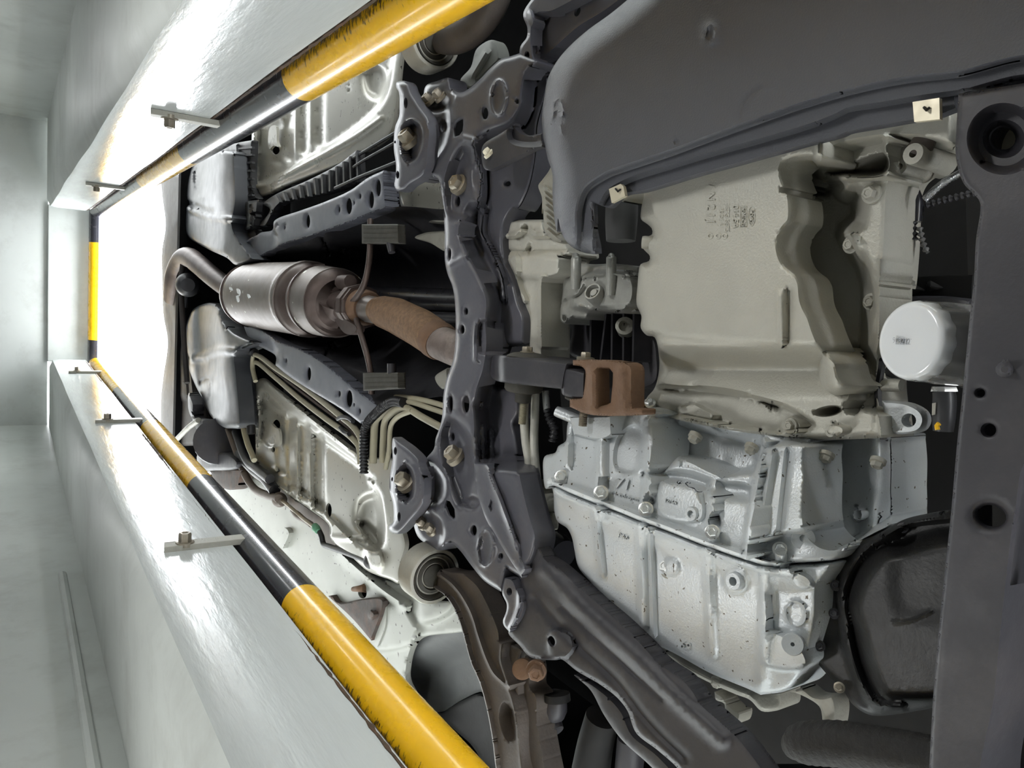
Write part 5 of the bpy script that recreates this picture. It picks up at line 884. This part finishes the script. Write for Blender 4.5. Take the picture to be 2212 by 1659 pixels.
a, = z('u3', (1595, 672)); s_ = S(*a, .64); mk('round_plug', lathe(P(*a, .632), (-.45, -.2, -.85), [(20*s_, -.02), (21*s_, 0), (19*s_, .004), (16*s_, .004), (15*s_, -.003), (10*s_, -.003), (8*s_, .001), (1*s_, .001)], 28), MATS['grey_casting'], pc)
mk('locking_tab', relief(z('u3', (1690, 485, 0), (1860, 490, 0), (1858, 520, 0), (1695, 516, 0)), .65, [], .01, 5), CHROME, pc)
rh = thing('ribbed_heat_shield', 'pale corrugated heat shield edge peeping past the undertray tip', 'heat shield', P(1185, 470, .63))
mk('shield', relief(z('u2', (1605, 1330), (1640, 1280), (1700, 1200), (1735, 1130, 0), (1790, 1300, 0), (1800, 1700, 0)) + z('u3', (1340, 275), (1290, 265), (1220, 205), (1200, 150), (1190, 0)) + z('u2', (1640, 1600), (1640, 1450)), .60, [line(z('u2', (1670+k*4, 1350+k*58), (1760+k*4, 1430+k*58)), 4, -.005, .8, False) for k in range(8)], .01, 5, roll=(4, .003)), DIRTYALU, rh)
fs = thing('finned_casing', 'black finned casing between the oil pan and the rusty bracket', 'casing', P(1320, 720, .70))
mk('casing', relief(z('u3', (1440, 880), (1560, 830), (1800, 835), (1950, 840), (1980, 950), (2080, 1030), (2110, 1180), (2100, 1380), (2000, 1440), (1920, 1420), (1900, 1250), (1480, 1200), (1400, 1150), (1420, 1000)), .72, [], .05, 8, roll=(8, .012)), DARKCOAT, fs)
for x0, x1 in ((1570, 1566), (1690, 1645), (1740, 1735), (1830, 1828), (1912, 1905)): mk('fin', relief(z('u3', (x0-7, 840, 0), (x0+7, 838, 0), (x1+7, 1220, 0), (x1-7, 1225, 0)), .69, [], .035, 6), DARKCOAT, fs)
mk('fin_boss', lathe(P(*z('u3', (1840, 935))[0], .685), (-.3, -.6, -.7), [(.012, -.02), (.0125, 0), (.008, .001), (.006, -.008)], 16), DIRTYALU, fs)
mk('intake_pipe', tube(pxp(z('u3', (1820, -60), (1815, 100), (1810, 260)), .66), [.021, .021, .019], 20), mat('grey_pipe', srgb(96, 96, 96), .5, var=.15, scale=14), None, 'grey round pipe behind the tip of the undertray', 'pipe')
line_thing('coolant_pipe', 'pale grey pipe descending behind the subframe to the joint', z('u4', (1045, 20), (1040, 200), (1055, 400), (1080, 560), (1062, 680), (1042, 760), (1060, 830)), 10, PALECAST, h=.635)
line_thing('coolant_pipe', 'second pale pipe next to the threaded mount bolt', z('u4', (1130, -20), (1125, 200), (1120, 400), (1135, 600), (1145, 700)), 9.5, PALECAST, h=.64)
line_thing('ribbed_hose', 'black ribbed hose with a pale fitting hanging near the gearbox', z('u4', (1225, 130), (1245, 200), (1280, 280), (1270, 380)), 8.5, BLACKPLASTIC, 'hose', None, (.006, .0012), 14, h=.65)
line_thing('hose_fitting', 'pale metal hose fitting above the ribbed hose', z('u4', (1210, -20), (1215, 60), (1222, 140)), 8, BRIGHTZINC, 'fitting', h=.65)
jn = thing('steering_joint', 'dirty pale steering joint behind the subframe flange', 'joint', P(*z('u4', (1140, 820))[0], .67))
mk('joint_body', relief(z('u4', (1020, 800), (1080, 740), (1130, 690), (1200, 700), (1240, 780), (1250, 850), (1180, 900), (1110, 960), (1070, 900)), .67, [bump(*z('u4', (1150, 800))[0], 22, 22, -.02, .9)], .05, 6, roll=(6, .008)), DIRTYALU, jn); mk('joint_fork', relief(z('u4', (1080, 960), (1150, 960), (1190, 1040), (1180, 1100), (1130, 1060)), .68, [], .03, 6, roll=(5, .005)), DIRTYALU, jn)
mk('drive_shaft', tube(pxp(z('u4', (1180, 1270), (1290, 1250), (1350, 1290)), .68), [.03, .028, .024], 20), mat('gloss_black', srgb(40, 40, 44), .2, var=.1, scale=10), None, 'glossy black drive shaft end in the gap beside the gearbox', 'shaft')

# ================================================================ round the oil filter and the crossmember
line_thing('foil_sleeve', 'silver foil sleeved pipe beside the crossmember pad', z('u8', (950, 900), (1020, 830), (1100, 765), (1240, 690)), 8.5, FOIL, h=.66)
line_thing('hose', 'glossy black hose bending down next to the foil sleeve', z('u8', (790, 760), (850, 830), (885, 920), (880, 1000), (875, 1060)), 16, MATS['gloss_black'], 'hose', h=.68)
line_thing('ribbed_hose', 'black ribbed sleeve below the glossy hose', z('u8', (860, 1060), (862, 1120), (868, 1190)), 8, BLACKPLASTIC, 'hose', None, (.005, .001), 14, h=.675)
line_thing('ribbed_hose', 'thin black ribbed sleeve curving off toward the filter', z('u8', (910, 1100), (925, 1170), (945, 1240), (970, 1280)), 5, MATS['grey_pipe'], 'hose', None, (.005, .001), 12, h=.675)
line_thing('ribbed_hose', 'thin ribbed hose behind the foil sleeve', z('u8', (960, 940), (1060, 910), (1180, 880), (1300, 850)), 6, DARKCOAT, 'hose', None, (.005, .001), 12, h=.70)
bk = thing('engine_bracket', 'cast engine bracket with ears in the corner by the cream clip', 'bracket', P(2030, 290, .62))
mk('ear', relief(z('u8', (880, 350), (1060, 320), (1180, 330, 0), (1180, 560, 0), (1110, 555), (1080, 510), (960, 540), (880, 480)), .63, [bump(*z('u8', (1050, 455))[0], 14, 5, .02, .5), line(z('u8', (960, 490), (1100, 485)), 5, -.01)], .03, 6, roll=(4, .005)), PANMETAL, bk)
mk('pin', tube(pxp(z('u8', (890, 575), (980, 420)), .61), [.010, .008], 14), MATS['arm_iron'], bk)
se = thing('oil_sensor', 'dark round sensor with a bright metal collar below the filter', 'sensor', P(2037, 870, .64))
a = z('v1', (1085, 780), (1085, 815), (1090, 850), (1085, 1000), (1080, 1100)); h_ = .64
mk('collar', tube(pxp(a[:2], h_), [26*S(*a[0], h_), 29*S(*a[0], h_)], 6), CHROME, se); mk('sensor_body', tube(pxp(a[1:], h_), [22*S(*a[1], h_)]+[23*S(*a[1], h_)]*2+[20*S(*a[1], h_)], 20), mat('dark_connector', srgb(58, 58, 60), .35, var=.15, scale=30), se)
mk('connector_clip', tube(pxp(z('v1', (1040, 1090), (1035, 1060), (1050, 1045)), .625), .002, 8), YEL, se, label='yellow clip'); mk('connector_tab', relief(z('v1', (1000, 900, 0), (1025, 895, 0), (1020, 980, 0), (998, 985, 0)), .63, [], .01, 5), DIRTYALU, se)
fb = thing('filter_mount', 'metal filter mounting flange with a bolt beside the white filter', 'mount', P(1930, 840, .655))
mk('mount_flange', relief(z('v1', (640, 700), (800, 720), (1000, 745), (1230, 760, 0), (1230, 700, 0), (1280, 560, 0), (1280, 150, 0), (1050, 130), (800, 150), (690, 260), (640, 400)), .69, [], .03, 9, roll=(8, .01)), DARKCOAT, fb)
a = z('v1', (650, 770), (730, 770), (780, 772)); mk('mount_bolt', tube(pxp(a, .665), [14*S(*a[0], .665), 14*S(*a[0], .665), 12*S(*a[0], .665)], 16), DIRTYALU, fb)
bh = mk('loom_hose', tube(pxp([(1706, 1615), (1730, 1606), (1800, 1606), (1900, 1618), (2020, 1640), (2120, 1670)], .60), [.010, .017, .019, .018, .017, .017], 20, ds=.003, wave=(.009, .0004)), mat('woven_sleeve', srgb(36, 35, 34), .8, var=.3, scale=90, bump=.7, bscale=300), None, 'black woven loom sleeve entering the corner below the end cover', 'hose')
eb = thing('engine_bay_backdrop', 'near-black backdrop painted like the shade of the engine bay behind the hanging parts', 'engine', P(1500, 600, .8))
mk('block', relief([(1180, 380, 0), (2080, 200, 0), (2120, 1650, 0), (1500, 1650, 0), (1230, 1150, 0)], .80, [], .08, 40), mat('shade_black', srgb(13, 12, 12), .8, var=.3, scale=10, dirt=(srgb(28, 25, 22), .3, 9)), eb)  # flat fill behind the parts; the bay's shade is put into its near-black colour
mk('block_rib', relief(z('v1', (690, 0, 0), (1290, -20, 0), (1280, 150, 0), (700, 170, 0)), .72, [bump(*z('v1', (860, 80))[0], 12, 12, -.02, .8), bump(*z('v1', (990, 60))[0], 10, 12, -.02, .8)], .03, 9), MATS['shade_black'], eb)
sh = thing('steering_knuckle', 'dim steering parts in the dark corner under the control arm', 'knuckle', P(1210, 1540, .70))
mk('ball_joint', tube(pxp(z('u1', (1850, 880), (1840, 1000), (1820, 1100), (1860, 1180)), .66), [.014, .018, .014, .010], 18), DARKCOAT, sh); mk('joint_collar', tube(pxp(z('u1', (1855, 880), (1860, 940)), .655), [.0185, .019], 18), MATS['shade_black'], sh)
mk('strut_tube', tube(pxp(z('u7', (320, 1100), (270, 1300), (240, 1480)), .70), [.024, .026, .028], 18), MATS['shade_black'], sh); mk('tie_rod', tube(pxp(z('u7', (520, 1250), (500, 1480)), .72), .02, 14), DARKCOAT, sh)
# ================================================================ slabs added for the car shell to block the sky, painted near-black like shade
mk('underbody_blocker', box((-.98, -1.0, .75), (.98, 4.0, .82)), DARK, None, 'near-black slab added to block the sky above the car, seen in the gaps between all the underbody parts', 'car body')
mk('nose_blocker', box((-.98, -1.05, .23), (.98, -1.0, .745)), DARK, None, 'near-black slab standing for the car nose, added to block light in front of the crossmember', 'car body')
mk('side_blocker', box((-1.0, -.99, .24), (-.97, 3.94, .745)), DARK, None, 'near-black slab standing for the car side, added to block light beyond the undertray', 'car body')
mk('side_blocker', box((.97, -.99, .24), (1.0, 3.94, .745)), DARK, None, 'near-black slab standing for the car side, added to block light beyond the control arm and wheel liner', 'car body')
mk('rear_blocker', box((-.96, 3.96, .22), (.96, 4.02, .745)), DARK, None, 'near-black slab standing for the car tail, added to block light above the bright pit end', 'car body')
